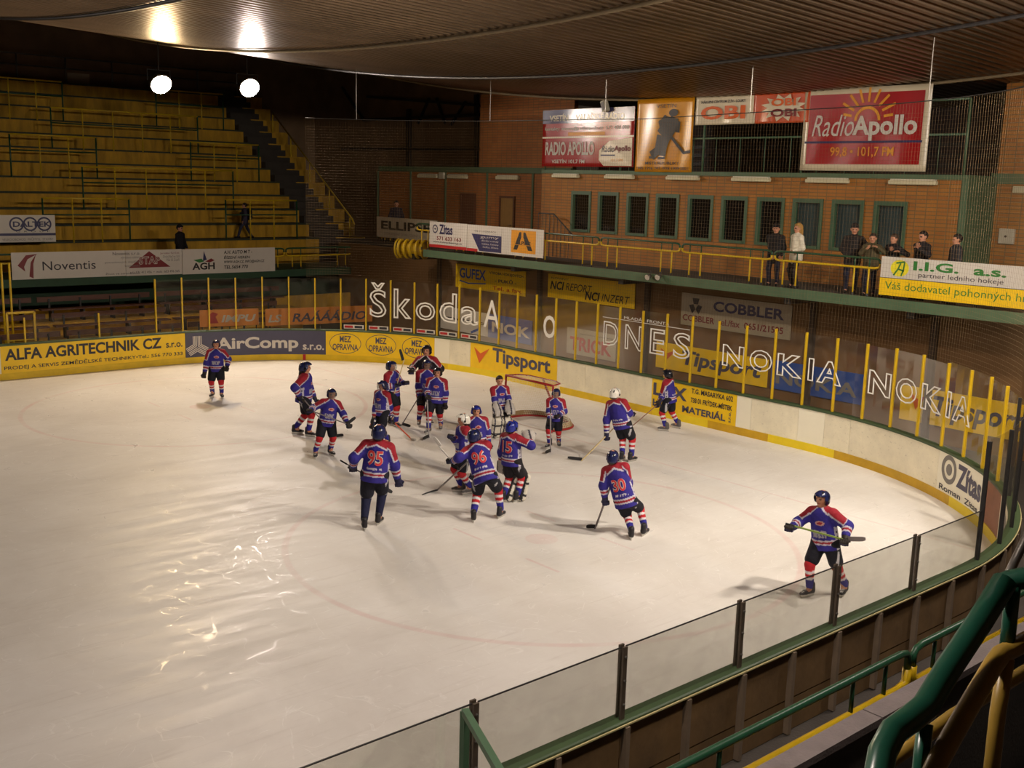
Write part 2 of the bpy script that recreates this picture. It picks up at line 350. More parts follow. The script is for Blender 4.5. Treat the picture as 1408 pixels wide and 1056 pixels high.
# ---- ice
def ice_mat():
    m = bpy.data.materials.new('skated_ice'); m.use_nodes = True; nt = m.node_tree; N = nt.nodes; L = nt.links
    b = N['Principled BSDF']; b.inputs['Specular IOR Level'].default_value = 0.35
    tc = N.new('ShaderNodeTexCoord'); P = tc.outputs['Object']
    def math_(op, a, c=None, d=None):
        n = N.new('ShaderNodeMath'); n.operation = op; n.use_clamp = False
        for i, t in enumerate((a, c, d)):
            if t is None: continue
            if isinstance(t, (int, float)): n.inputs[i].default_value = t
            else: L.new(t, n.inputs[i])
        return n.outputs[0]
    def noise(scale, detail=6, stretch=None, rot=0.0, rough=0.6, dist=0.0):
        src = P
        if stretch:
            mp = N.new('ShaderNodeMapping'); mp.inputs['Rotation'].default_value = (0, 0, rot); mp.inputs['Scale'].default_value = stretch; L.new(P, mp.inputs[0]); src = mp.outputs[0]
        n = N.new('ShaderNodeTexNoise'); n.inputs['Scale'].default_value = scale; n.inputs['Detail'].default_value = detail; n.inputs['Roughness'].default_value = rough; n.inputs['Distortion'].default_value = dist
        L.new(src, n.inputs['Vector']); return n.outputs[0]
    def rng(x, a, c, lo, hi):
        n = N.new('ShaderNodeMapRange'); L.new(x, n.inputs[0])
        for i, t in enumerate((a, c, lo, hi)): n.inputs[i+1].default_value = t
        return n.outputs[0]
    def mixc(fac, a, c):
        n = N.new('ShaderNodeMix'); n.data_type = 'RGBA'
        if isinstance(fac, float): n.inputs[0].default_value = fac
        else: L.new(fac, n.inputs[0])
        for i, t in ((6, a), (7, c)):
            if isinstance(t, tuple): n.inputs[i].default_value = (*t, 1)
            else: L.new(t, n.inputs[i])
        return n.outputs[2]
    def ringline(cu, cv, r, w):
        d = N.new('ShaderNodeVectorMath'); d.operation = 'DISTANCE'; L.new(P, d.inputs[0]); d.inputs[1].default_value = (cu, cv, 0)
        e = math_('ABSOLUTE', math_('SUBTRACT', d.outputs['Value'], r)); return rng(e, w*0.5, w*1.1, 1.0, 0.0)
    cloud = rng(noise(0.35, 7, None, 0, 0.65, 0.4), 0.3, 0.7, 0.0, 1.0)
    colr = mixc(cloud, lin(212, 207, 200), lin(232, 229, 224))
    # worn skate tracks: long fine streaks in three directions
    for sc, st, ro, lo, hi, a in ((3.2, (0.25, 3.2, 1), 0.5, 0.58, 0.75, 0.24), (2.6, (0.22, 3.6, 1), -0.7, 0.6, 0.76, 0.2), (4.2, (0.3, 4.2, 1), 1.5, 0.6, 0.78, 0.16)):
        k = rng(noise(sc, 5, st, ro, 0.6, 0.6), lo, hi, 0.0, a); colr = mixc(k, colr, lin(176, 166, 156))
    arcs = None
    for sc, lo, dist, th in ((0.55, 0.5, 1.2, 0.006), (0.8, 0.46, 2.0, 0.007), (1.3, 0.54, 1.0, 0.006), (0.4, 0.56, 2.6, 0.005)):
        e = rng(math_('ABSOLUTE', math_('SUBTRACT', noise(sc, 1, None, 0, 0.3, dist), lo)), th*0.4, th, 1.0, 0.0)
        e = math_('MULTIPLY', e, rng(noise(sc*2.3+0.7, 2), 0.5, 0.62, 0.0, 1.0)); arcs = e if arcs is None else math_('MAXIMUM', arcs, e)
    colr = mixc(math_('MULTIPLY', arcs, 0.4), colr, lin(250, 248, 244))
    # painted markings under the ice, dulled by the surface
    wear = rng(noise(0.9, 5), 0.3, 0.65, 0.05, 0.2)
    sep = N.new('ShaderNodeSeparateXYZ'); L.new(P, sep.inputs[0])
    marks = [ringline(9.71, 6.93, 4.5, 0.07), ringline(9.71, -6.93, 4.5, 0.07)]
    marks.append(rng(math_('ABSOLUTE', math_('SUBTRACT', sep.outputs[0], 3.86)), 0.02, 0.04, 1.0, 0.0))
    for t in (-6.93, 6.93):
        d = N.new('ShaderNodeVectorMath'); d.operation = 'DISTANCE'; L.new(P, d.inputs[0]); d.inputs[1].default_value = (9.71, t, 0); marks.append(rng(d.outputs['Value'], 0.28, 0.31, 1.0, 0.0))
        for du in (-0.9, 0.9):
            a = rng(math_('ABSOLUTE', math_('SUBTRACT', sep.outputs[0], 9.71+du)), 0.02, 0.04, 1.0, 0.0)
            c = rng(math_('ABSOLUTE', math_('SUBTRACT', math_('ABSOLUTE', math_('SUBTRACT', sep.outputs[1], t)), 1.0)), 0.4, 0.42, 1.0, 0.0)
            marks.append(math_('MULTIPLY', a, c))
    crease = ringline(3.86, 0, 1.8, 0.05); crease = math_('MULTIPLY', crease, rng(sep.outputs[0], 3.8, 3.9, 0.0, 1.0)); marks.append(crease)
    tot = marks[0]
    for k in marks[1:]: tot = math_('MAXIMUM', tot, k)
    colr = mixc(math_('MULTIPLY', tot, wear), colr, lin(196, 70, 80))
    L.new(colr, b.inputs['Base Color'])
    rg = rng(noise(1.4, 8, (0.4, 2.4, 1), -0.5, 0.7, 0.5), 0.35, 0.65, 0.42, 0.62); rg = math_('SUBTRACT', rg, math_('MULTIPLY', arcs, 0.3)); L.new(rg, b.inputs['Roughness'])
    bp = N.new('ShaderNodeBump'); bp.inputs['Strength'].default_value = 0.12; bp.inputs['Distance'].default_value = 0.004
    sc1 = noise(14, 8, (0.5, 7, 1), -0.5, 0.75, 0.5); sc2 = noise(12, 8, (0.5, 8, 1), 0.7, 0.75, 0.5)
    L.new(math_('ADD', sc1, sc2), bp.inputs['Height']); L.new(bp.outputs[0], b.inputs['Normal'])
    return m
outl = [path(s)[:2] for s in samples(-36, 36, 0.4)]
g = MB(); n0 = len(outl); g.v = [(p[0], p[1], 0.0) for p in outl]; g.f = [tuple(range(n0))]
struct(g.build('floor', ice_mat()))
g = MB(); g.box((-12, -24, -0.3), (44, 24, -0.01)); struct(g.build('floor_concrete', M['darkconcrete']))

# ---- hanging corrugated roof
def roofz(u, v): return 9.15+0.042*u+0.0043*(v-0.5)**2
g = MB(); per = 0.26; v = -33.0; prof = []
while v < 30:
    for dv, dz in ((0, 0), (0.09, 0), (0.13, 0.055), (0.22, 0.055)): prof.append((v+dv, dz))
    v += per
for v, dz in prof:
    for u in (-10.0, 42.0): g.v.append((u, v, roofz(u, v)+dz))
for i in range(len(prof)-1): g.f.append((2*i, 2*i+2, 2*i+3, 2*i+1))
struct(g.build('ceiling', mat('brown_grey_corrugated_sheet', lin(124, 106, 88), 0.36, 0.3, 0.7, metal=0.85)))
for i, u in enumerate((-4.5, 1.25, 7.0, 12.75, 18.5, 24.25, 30.0)):
    g = MB(); pts = [(u, v, roofz(u, v)-0.05) for v in np.linspace(-32, 29, 62)]; g.tube(pts, 0.045, 6)
    k = g.build('trim_roof_cable', M['dark'] if i in (1, 3) else mat('tan_cable_sleeve', lin(128, 112, 84), 0.6, 0.2), None, True); struct(k)

# ---- end of the hall: lower wall, balcony, block with windows, upper gallery
struct(MB().box((-3.7, -21, 0), (-3.5, 20, 3.47)).build('wall_end_lower', mat('brown_painted_wall', lin(112, 80, 44), 0.75, 0.2, 0.9, 0.1)))
# balcony slab with grey-green fascia
sl = struct(MB().box((-6.2, -12.6, 3.47), (-2.04, 20, 3.66)).build('floor_balcony', M['darkconcrete']))
MB().box((-2.04, -12.62, 3.43), (-1.98, 20, 3.69)).build('fascia', M['fascia'], sl)
struct(MB().box((-6.2, -21, 3.40), (-3.6, -12.6, 3.60)).build('floor_balcony_corner', M['darkconcrete']))
for x in (603, 741, 890, 1120, 1290):
    v = onu(x, 400, -3.4)[1]
    struct(MB().box((-3.5, v-0.1, 3.25), (-2.15, v+0.1, 3.47)).build('trim_balcony_bracket', M['dark']))
    struct(MB().box((-3.5, v-0.08, 0), (-3.36, v+0.08, 3.25)).build('trim_wall_post', mat('dark_brown_post', lin(58, 44, 32), 0.7)))
UB = -4.5; V0, V1 = -8.85, 6.95
wx = [(785, 812), (822, 850), (861, 891), (901, 933), (945, 980), (991, 1027), (1040, 1078), (1089, 1131), (1143, 1187), (1201, 1247)]
wins = []
for a, b in wx:
    wins.append((onu(a, 300, UB)[1], onu(b, 300, UB)[1]))
ZW0, ZW1 = 4.62, 6.03
g = MB(); g.box((UB-0.25, V0, 3.66), (UB, V1, ZW0)); g.box((UB-0.25, V0, ZW1), (UB, V1, 6.62))
e = [V0]+[t for w in wins for t in w]+[V1]
for i in range(0, len(e), 2): g.box((UB-0.25, e[i], ZW0), (UB, e[i+1], ZW1))
struct(g.build('wall_end', BRICK))
GREENF = mat('green_window_paint', lin(62, 92, 66), 0.5, 0.12, 3)
PANE = mat('dark_window_glass', lin(26, 24, 22), 0.08, 0.1, 2, spec=0.6); CURT = mat('blue_grey_curtain', lin(104, 124, 128), 0.8, 0.15, 6, stretch=(1, 8, 0.3))
for i, (a, b) in enumerate(wins):
    w = struct(empty('window_%d' % (i+1), (UB, (a+b)/2, ZW0)))
    t = 0.1
    g = MB()
    g.box((UB-0.12, a, ZW0), (UB+0.03, a+t, ZW1)); g.box((UB-0.12, b-t, ZW0), (UB+0.03, b, ZW1))
    g.box((UB-0.12, a+t, ZW1-t*1.2), (UB+0.03, b-t, ZW1)); g.box((UB-0.12, a+t, ZW0), (UB+0.05, b-t, ZW0+t*0.8))
    g.build('window_frame', GREENF, w)
    if i >= 7:
        MB().box((UB-0.2, a+t, ZW0+0.08), (UB-0.17, b-t, ZW1-0.12)).build('curtain', CURT, w)
        MB().box((UB-0.09, a+t, ZW0+0.08), (UB-0.08, b-t, ZW1-0.12)).build('pane', mat_glass('clear_window_glass', (0.8, 0.85, 0.85), 0.6), w)
    else: MB().box((UB-0.1, a+t, ZW0+0.08), (UB-0.08, b-t, ZW1-0.12)).build('pane', PANE, w)
# block returns and slab above the windows
struct(MB().box((-6.3, V0, 3.66), (UB-0.25, V0+0.25, 6.62)).box((-6.3, V1-0.25, 3.66), (UB-0.25, V1, 6.62)).build('wall_block_return', BRICK))
struct(MB().box((-9.5, V0, 6.62), (UB+0.04, V1, 6.74)).build('floor_gallery', M['fascia']))
struct(MB().box((-9.6, V0-2, 6.74), (-9.4, V1+2, 9.4)).build('wall_gallery_back', mat('dark_brown_panel', lin(50, 40, 38), 0.7, 0.3, 0.8)))
for z in (7.05, 7.35, 7.65):
    struct(MB().box((-9.35, V0+0.2, z), (-9.25, V1-0.2, z+0.12)).build('trim_gallery_bench', M['dark']))
# recessed brick walls either side of the block
UL = -6.0
struct(MB().box((UL-0.2, -21.5, 3.6), (UL, V0, 6.62)).build('wall_recess_left', BRICK2))
vl = onu(660, 180, UL)[1]
struct(MB().box((UL-0.2, vl, 6.84), (UL, V0, 9.7)).build('wall_recess_left_upper', BRICK2))
struct(MB().box((UL-0.25, -21.5, 6.62), (UL+0.06, V0, 6.84)).build('trim_green_band', M['fascia']))
struct(MB().box((UL-0.2, V1, 3.66), (UL, 20, 6.55)).build('wall_recess_right', BRICK))
struct(MB().box((UL-0.25, V1, 6.55), (UL+0.06, 20, 6.82)).build('trim_green_band_right', M['fascia']))
vr = onu(1378, 180, UL)[1]
struct(MB().box((UL-0.2, vr, 6.82), (UL, 20, 9.8)).build('wall_recess_right_upper', BRICK))
struct(MB().box((UL-0.1, V1-0.02, 3.66), (UB+0.05, V1+0.16, 6.74)).build('trim_corner_column', M['fascia']))
for x in (520, 565, 613, 670, 733):
    v = onu(x, 270, UL)[1]; struct(MB().box((UL, v-0.04, 3.6), (UL+0.05, v+0.04, 6.62)).build('trim_pilaster', M['fascia']))
def door(n, x0, x1, yt, wallu, z0, m, frame_m):
    a = onu(x0, yt, wallu); b = onu(x1, yt, wallu); zt = a[2]
    d = struct(empty('door_%d' % n, (wallu, (a[1]+b[1])/2, z0)))
    MB().box((wallu, a[1], z0), (wallu+0.04, b[1], zt)).build('door_leaf', m, d)
    MB().box((wallu, a[1]-0.08, z0), (wallu+0.07, a[1], zt+0.08)).box((wallu, b[1], z0), (wallu+0.07, b[1]+0.08, zt+0.08)).box((wallu, a[1], zt), (wallu+0.07, b[1], zt+0.08)).build('door_frame', frame_m, d)
    MB().tube([(wallu+0.04, b[1]-0.1, z0+1.0), (wallu+0.1, b[1]-0.1, z0+1.0), (wallu+0.1, b[1]-0.22, z0+1.0)], 0.012, 6).build('door_handle', M['steel'], d)
TAN = mat('tan_door', lin(150, 112, 56), 0.6, 0.12); BRN = mat('brown_door', lin(92, 52, 30), 0.6, 0.12)
door(1, 690, 707, 272, UL, 3.6, TAN, BRN); door(2, 636, 653, 268, UL, 3.6, BRN, BRN); door(3, 1329, 1349, 301, UL, 3.66, TAN, BRN)
# dark end wall high on the left with its steel frame
DARKW = mat('dark_sheet_wall', lin(124, 98, 70), 0.7, 0.3, 0.6)
struct(MB().box((-10.2, -36, 3.0), (-10.0, vl+0.5, 13.5)).build('wall_end_upper_left', DARKW))
for x0, y0, x1, y1, w in ((562, 150, 562, 235, .28), (655, 130, 655, 235, .2), (505, 133, 660, 145, .12), (500, 165, 660, 158, .14), (470, 205, 660, 205, .14), (575, 170, 590, 135, .08), (600, 135, 612, 170, .08), (620, 172, 640, 140, .08), (470, 120, 500, 165, .1)):
    a = onu(x0, y0, -9.9); b = onu(x1, y1, -9.9); struct(MB().bar(a, b, 0.12, w).build('trim_steel_frame', M['dark']))

# ---- far side: gallery and its walls
struct(MB().box((-6.2, -22.9, 2.12), (44, -20.0, 2.42)).build('floor_far_gallery', mat('green_slab_paint', lin(40, 72, 48), 0.7, 0.2, 1.5)))
struct(MB().box((-10, -34.2, 2.0), (44, -33.9, 14.5)).build('wall_far', DARKW))
struct(MB().box((-6.2, -22.9, 0), (44, -22.7, 2.12)).build('wall_far_lower', mat('green_lower_wall', lin(44, 66, 46), 0.8, 0.25, 0.8)))
# near side and the rest of the hall behind the camera
struct(MB().box((-10, 29.0, 0), (44, 29.3, 14)).build('wall_near', DARKW))
struct(MB().box((42, -34, 0), (42.3, 29, 14)).build('wall_behind', DARKW))
# ================================================================== boards and glass round the ice
GREYBOARD = mat('grimy_white_board', lin(196, 186, 160), 0.6, 0.3, 2.2); PINKB = mat('faded_red_board', lin(150, 92, 66), 0.6, 0.25, 2.0)
OUTW = mat('brown_plywood_back', lin(112, 86, 52), 0.8, 0.35, 1.6, 0.2, 12)
boards = tag(empty('rink_boards', (0, 0, 0)), 'white and yellow dasher boards curving round the ice', 'rink boards')
SEG = [(-34, -23.1, 'boardwhite'), (-23.1, -17.3, 'yellow_ad'), (-17.3, -12.56, 'slate'), (-12.56, -8.56, 'yellow_ad'), (-8.56, -7.94, 'boardwhite2'), (-7.94, -7.06, 'boardwhite'),
       (-7.06, -3.0, 'yellow_ad'), (-3.0, -1.79, 'boardwhite'), (-1.79, 0.84, 'boardwhite'), (0.84, 3.75, 'yellow_ad'), (3.75, 4.21, 'boardwhite2'), (4.21, 5.62, 'boardwhite'), (5.62, 6.38, 'boardwhite2'),
       (6.38, 7.15, 'boardwhite'), (7.15, 10.14, 'boardwhite'), (10.14, 12.15, 'boardwhite2'), (12.15, 13.4, 'pink'), (13.4, 15.0, 'boardwhite'), (15.0, 17.6, 'boardwhite'), (17.6, 22, 'boardwhite'), (22, 28, 'boardwhite'), (28, 34, 'boardwhite')]
panels = {}
for a, b, c in SEG:
    g = MB(); sweep(g, a+0.004, b-0.004, [(0, 0.2), (-0.07, 0.2), (-0.07, 1.03), (0, 1.03)])
    o = path((a+b)/2); panels[a] = g.build('board_panel', PINKB if c == 'pink' else M[c], boards, origin=o)
KY = [mat('yellow_kick_plate', lin(220, 184, 18), 0.5, 0.15, 2), mat('deep_yellow_kick_plate', lin(200, 158, 16), 0.5, 0.2, 2), mat('bright_yellow_kick_plate', lin(232, 204, 20), 0.5, 0.1, 2)]
for i, (a, b, c) in enumerate([(-34, -25, 0), (-25, -19, 0), (-19, -13.2, 0), (-13.2, -8.0, 0), (-8.0, -4.0, 2), (-4.0, 0.9, 0), (0.9, 2.86, 2), (2.86, 4.78, 1), (4.78, 6.74, 2), (6.74, 10.71, 1), (10.71, 14.2, 2), (14.2, 18, 1), (18, 24, 0), (24, 34, 0)]):
    g = MB(); sweep(g, a, b, [(0.012, 0.0), (-0.07, 0.0), (-0.07, 0.2), (0.012, 0.2)]); g.build('kick_plate', KY[c], boards, origin=path((a+b)/2))
g = MB(); sweep(g, -13.35, -13.25, [(0.02, 0.0), (0.012, 0.0), (0.012, 0.2), (0.02, 0.2)]); g.build('goal_line_mark', M['red'], boards)
capm = mat('green_cap_rail_paint', lin(58, 78, 48), 0.5, 0.2, 3)
for a, b in ((-34, -23), (-23, -13), (-13, -5.6), (-5.6, 0), (0, 5.6), (5.6, 12), (12, 18.3), (18.3, 26), (26, 34)):
    g = MB(); sweep(g, a, b, [(0.02, 1.03), (-0.17, 1.03), (-0.17, 1.08), (-0.15, 1.09), (0.0, 1.09), (0.02, 1.075)]); g.build('cap_rail', capm, boards)
# rough plywood outside with studs, seen on the near side
for a, b in ((12, 17.67), (17.67, 21.4), (21.4, 25.2), (25.2, 30)):
    g = MB(); sweep(g, a+.005, b-.005, [(-0.10, 0.42), (-0.13, 0.42), (-0.13, 1.03), (-0.10, 1.03)]); g.build('plywood_sheet', OUTW, boards)
    g = MB(); sweep(g, a+.005, b-.005, [(-0.10, 0.0), (-0.125, 0.0), (-0.125, 0.40), (-0.10, 0.40)]); g.build('plywood_sheet', OUTW, boards)
g = MB(); sweep(g, 12, 30, [(-0.155, 1.045), (-0.185, 1.045), (-0.185, 1.06), (-0.155, 1.06)]); g.build('edge_strip', mat('pale_edge_strip', lin(190, 178, 130), 0.4, 0.1), boards)
STUD = mat('grey_metal_stud', lin(116, 100, 82), 0.6, 0.2, 4)
s = 13.0
while s < 29:
    t, n = frame(s); c = path(s, -0.165, 0.52)
    MB().obox(c, t*0.03, n*0.035, (0, 0, 0.51)).build('stud', STUD, boards)
    s += 0.935

# ---- glass screens
screen = tag(empty('glass_screen', (0, 0, 1.09)), 'tall clear glass screen on yellow posts above the boards', 'glass screen')
GL = mat_glass('scuffed_plexiglass', (0.97, 0.96, 0.93), 0.2); YP = M['yellow']
tall = [-18.23+0.884*k for k in range(36)]
tall += list(np.linspace(tall[-1], 17.67, 6)[1:])
rnd = random.Random(4)
for i, s in enumerate(tall):
    t, n = frame(s); zt = 2.86+0.02*math.sin(i*1.7)
    MB().obox(path(s, -0.07, (1.09+zt)/2), t*0.022, n*0.03, (0, 0, (zt-1.09)/2)).build('post', YP if i < 36 else M['dark'], screen)  # last posts: shade of their backlit outer side put into a dark colour
    if i+1 < len(tall):
        s2 = tall[i+1]; h2 = 2.84+rnd.uniform(-0.03, 0.04)
        g = MB(); sweep(g, s+0.025, s2-0.025, [(-0.066, 1.1), (-0.074, 1.1), (-0.074, h2), (-0.066, h2)], 0.3); g.build('pane', GL, screen)
        if -12.2 < s < -6.9:
            k = Along(-0.06); p_ = rect(s+0.1, s2-0.08, 1.13, 1.27, k, M['white'], screen, 0, 'sticker', 0.3)
            rect(s+0.13, s+0.42, 1.16, 1.24, k, M['red'], p_, 0.003, 'print_field'); rect(s+0.48, s2-0.13, 1.16, 1.24, k, M['ink'], p_, 0.003, 'print_field')
low = tag(empty('low_glass_screen', (12, RW, 1.09)), 'low clear glass screen on dark metal posts nearest the camera', 'glass screen')
GL2 = mat_glass('near_plexiglass', (0.9, 0.9, 0.87), 0.3); NP = mat('brown_grey_metal_post', lin(96, 84, 72), 0.45, 0.2, 4, metal=0.4)
ns = [17.67+1.87*k for k in range(8)]
for i, s in enumerate(ns):
    t, n = frame(s)
    if i: 
        p_ = MB().obox(path(s, -0.05, 1.44), t*0.03, n*0.012, (0, 0, 0.41)).obox(path(s+0.02, -0.115, 1.44), t*0.028, n*0.012, (0, 0, 0.41)).build('post', NP, low)
        for z in (1.25, 1.5, 1.75):
            c = path(s+0.02, -0.127, z); MB().tube([c, c-n*0.02], 0.012, 6).build('bolt', M['steel'], p_)
    if i+1 < len(ns):
        g = MB(); sweep(g, s+0.035, ns[i+1]-0.035, [(-0.072, 1.09), (-0.08, 1.09), (-0.08, 1.83), (-0.072, 1.83)], 2.0); p_ = g.build('pane', GL2, low)
        g = MB(); sweep(g, s+0.035, ns[i+1]-0.035, [(-0.069, 1.828), (-0.083, 1.828), (-0.083, 1.838), (-0.069, 1.838)], 2.0); g.build('edge_trim', M['dark'], p_)
# players' bench opening on the far side: low glass, short posts and a gate frame
bench_gl = tag(empty('bench_glass_screen', (10, -RW, 1.09)), 'low glass on short yellow posts in front of the brown benches', 'glass screen')
for a, b in ((-22.3, -20.1), (-20.1, -18.25)):
    g = MB(); sweep(g, a+.03, b-.03, [(-0.066, 1.1), (-0.074, 1.1), (-0.074, 1.82), (-0.066, 1.82)], 3); g.build('pane', GL, bench_gl)
for s, z in ((-22.35, 1.85), (-20.1, 1.85)):
    t, n = frame(s); MB().obox(path(s, -0.07, (1.09+z)/2), t*0.022, n*0.03, (0, 0, (z-1.09)/2)).build('post', YP, bench_gl)
gate = tag(empty('gate_frame', path(-21.8, -0.6, 0)), 'yellow tubular gate frame at the left end of the bench glass', 'gate')
a = path(-22.7, -0.55, 0); b = path(-21.9, -0.55, 0)
for p in (a, b): MB().bar(p, p+np.array([0, 0, 1.95]), 0.05, 0.06, (1, 0, 0)).build('post', YP, gate)
MB().bar(a+np.array([0, 0, 1.95]), b+np.array([0, 0, 1.95]), 0.05, 0.06).build('top_bar', YP, gate)
MB().bar(a+np.array([0, 0, 1.1]), b+np.array([0, 0, 1.1]), 0.04, 0.04).build('lower_bar', YP, gate)
for x in (5, 16):
    p = onv(x, 425, -16.5); q = tag(MB().tube([(p[0], -16.5, 0), (p[0], -16.5, 3.3)], 0.035, 8).build('steel_post', YP, None, True, origin=(p[0], -16.5, 0)), 'tall thin yellow post %s' % ('at the left picture edge' if x == 5 else 'second from the left picture edge'), 'post')
    MB().box((p[0]-0.08, -16.58, 0), (p[0]+0.08, -16.42, 0.02)).build('base_plate', YP, q)

# ---- lettering on the boards
A = Along(0.0)
p = panels[-23.1]
txt('ALFA AGRITECHNIK CZ', A, M['ink'], p, -22.98, -18.1, 0.58, 0.94, 0.03); txt('s.r.o.', A, M['ink'], p, -17.95, -17.4, 0.58, 0.74, 0.02)
txt('PRODEJ A SERVIS ZEMĚDĚLSKÉ TECHNIKY•Tel.: 556 770 333', A, M['ink'], p, -23.02, -17.4, 0.27, 0.45, 0.012)
p = panels[-17.3]
cx, cy = -16.9, 0.55
for k in range(3):
    for a0 in (90, 210, 330):
        th = math.radians(a0); d = np.array([math.cos(th), math.sin(th)]); nn = np.array([-d[1], d[0]]); off = 0.03+0.05*k
        for sg in (1, -1):
            c0 = np.array([cx, cy])+nn*sg*off+d*off*0.58
            stroke([tuple(c0), tuple(np.array([cx, cy])+nn*sg*off+d*0.36)], 0.03, A, M['white'], p, 0.006)
txt('AirComp', A, M['white'], p, -16.28, -13.5, 0.3, 0.82, 0.03); txt('s.r.o.', A, M['white'], p, -13.35, -12.62, 0.36, 0.55, 0.025)
p = panels[-12.56]
for c in (-11.87, -10.59, -9.25):
    ring(c, 0.62, 0.56, 0.36, 0.02, A, M['slate'], p); txt('MEZ', A, M['slate'], p, c-0.2, c+0.2, 0.66, 0.88, 0.02); txt('OPRAVNA', A, M['slate'], p, c-0.45, c+0.45, 0.38, 0.6, 0.02)
p = panels[-7.06]
def check(x0, x1, y0, y1, mp, pr, off=0.006):
    w, h = x1-x0, y1-y0
    return shape([(x0, y1-0.05*h), (x0+0.35*w, y0), (x1, y1), (x0+0.42*w, y0+0.62*h)][::-1], mp, M['orange'], pr, off)
check(-6.9, -6.2, 0.38, 0.92, A, p); txt('Tipsport', A, M['slate'], p, -6.05, -3.3, 0.38, 0.98, 0.028)
p = panels[0.84]
txt('LUX', A, M['slate'], p, 0.9, 2.1, 0.57, 0.92, 0.035); txt('T.G. MASARYKA 602', A, M['ink'], p, 2.25, 3.63, 0.83, 0.97, 0.025); txt('738 01 FRÝDEK-MÍSTEK', A, M['ink'], p, 2.24, 3.62, 0.58, 0.75, 0.025)
txt('HUT', A, M['slate'], p, 0.9, 1.6, 0.26, 0.46, 0.03); txt('MATERIÁL', A, M['slate'], p, 1.96, 3.42, 0.27, 0.5, 0.03); txt('s.r.o.', A, M['slate'], p, 3.42, 3.7, 0.37, 0.44, 0.02, rot=PI/2)
p = panels[10.14]
ring(10.58, 0.72, 0.3, 0.3, 0.1, A, M['grey'], p); shape(ell(10.58, 0.72, 0.12, 0.12), A, M['grey'], p, 0.006)
txt('Zítas', A, M['slate'], p, 10.92, 12.1, 0.46, 0.95, 0.04); txt('Roman  Zítas', A, M['ink'], p, 10.25, 12.0, 0.24, 0.36, 0.02)
shape(ell(14.0, 0.6, 0.3, 0.25), A, M['grey'], panels[13.4], 0.005)

# ---- outlined lettering on the glass
G = Along(-0.06); WG = mat('white_glass_decal', lin(232, 230, 224), 0.5, 0.03)
dec = tag(empty('glass_lettering', path(-8.5, -0.06, 2.1)), 'white outlined car maker name across the left glass panes', 'lettering')
for ch, a, b, y0, y1 in (('Š', -11.03, -10.42, 1.57, 2.77), ('k', -10.16, -9.48, 1.58, 2.6), ('o', -9.34, -8.58, 1.58, 2.2), ('d', -8.41, -7.71, 1.58, 2.58), ('a', -7.54, -6.8, 1.58, 2.2)):
    txt(ch, G, WG, dec, a, b, y0, y1, 0.0, 0.02, name='letter')
txt('A', G, WG, dec, -6.56, -5.81, 1.6, 2.5, 0.0, name='letter'); txt('o', G, WG, dec, -3.74, -3.19, 1.6, 2.3, 0.0, name='letter')
dec = tag(empty('glass_lettering', path(0.4, -0.06, 2.1)), 'white outlined four letter newspaper title on the middle glass panes', 'lettering')
for ch, a, b in (('D', -1.17, -0.56), ('N', -0.31, 0.33), ('E', 0.63, 1.17), ('S', 1.47, 2.08)):
    txt(ch, G, WG, dec, a, b, 1.69, 2.4, 0.0, 0.02, name='letter')
rect(-1.22, 2.02, 2.5, 2.515, G, WG, dec, 0.004, 'rule', 0.4); txt('MLADÁ   FRONTA', G, WG, dec, -0.38, 1.3, 2.54, 2.64, 0.0, name='small_lettering')
for x0, lab in ((3.15, 'white outlined phone maker name over the blue wall sign'), (7.52, 'white outlined phone maker name at the right curve of the glass')):
    dec = tag(empty('glass_lettering', path(x0+1.8, -0.06, 2.0)), lab, 'lettering')
    for ch, a, b in (('N', 0, 0.7), ('O', 0.86, 1.55), ('K', 1.7, 2.45), ('I', 2.6, 2.76), ('A', 2.85, 3.58)):
        txt(ch, G, WG, dec, x0+a, x0+b, 1.72, 2.28, 0.03, 0.022, name='letter')

# ---- goal
goal = tag(empty('hockey_goal', (3.86, 0, 0)), 'red framed hockey goal with white net in front of the end boards', 'goal')
RP = mat('red_goal_paint', lin(150, 30, 28), 0.4, 0.15, 5)
GU = 3.86
for v in (-0.915, 0.915): MB().tube([(GU, v, 0), (GU, v, 1.22)], 0.03, 10).build('post', RP, goal, True)
MB().tube([(GU, -0.915, 1.22), (GU, 0.915, 1.22)], 0.03, 10).build('crossbar', RP, goal, True)
def base_arc(n=24, dep=1.15, wid=1.2):
    pts = []
    for i in range(n+1):
        a = PI*i/n; pts.append((GU-dep*math.sin(a)**0.75, -(0.915+(wid-0.915)*math.sin(a))*math.cos(a), 0.04))
    return pts
ba = base_arc()
MB().tube(ba, 0.03, 8).build('base_frame', RP, goal, True)
SK = mat('tan_goal_skirt', lin(150, 126, 88), 0.8, 0.2, 5)
g = MB()
for i, p_ in enumerate(ba): 
    g.v += [(p_[0], p_[1], 0.05), (GU-(GU-p_[0])*0.93, p_[1]*0.96, 0.2)]
for i in range(len(ba)-1): g.f.append((2*i, 2*i+2, 2*i+3, 2*i+1))
g.build('skirt', SK, goal)
MB().tube([(GU-0.5, 0, 1.2), (GU-0.55, 0, 1.1), (GU-1.1, 0, 0.06)], 0.028, 8).build('rear_brace', RP, goal, True)
MB().tube([(GU, -0.915, 1.22), (GU-0.35, -0.8, 1.22), (GU-0.5, -0.5, 1.22), (GU-0.5, 0.5, 1.22), (GU-0.35, 0.8, 1.22), (GU, 0.915, 1.22)], 0.02, 8).build('top_frame', RP, goal, True)
top = []
for i in range(25):
    a = PI*i/24; top.append((GU-0.5*math.sin(a)**0.6, -0.915*math.cos(a), 1.22))
NETM = mat('white_net_twine', lin(214, 204, 184), 0.8, 0.1); g = MB()
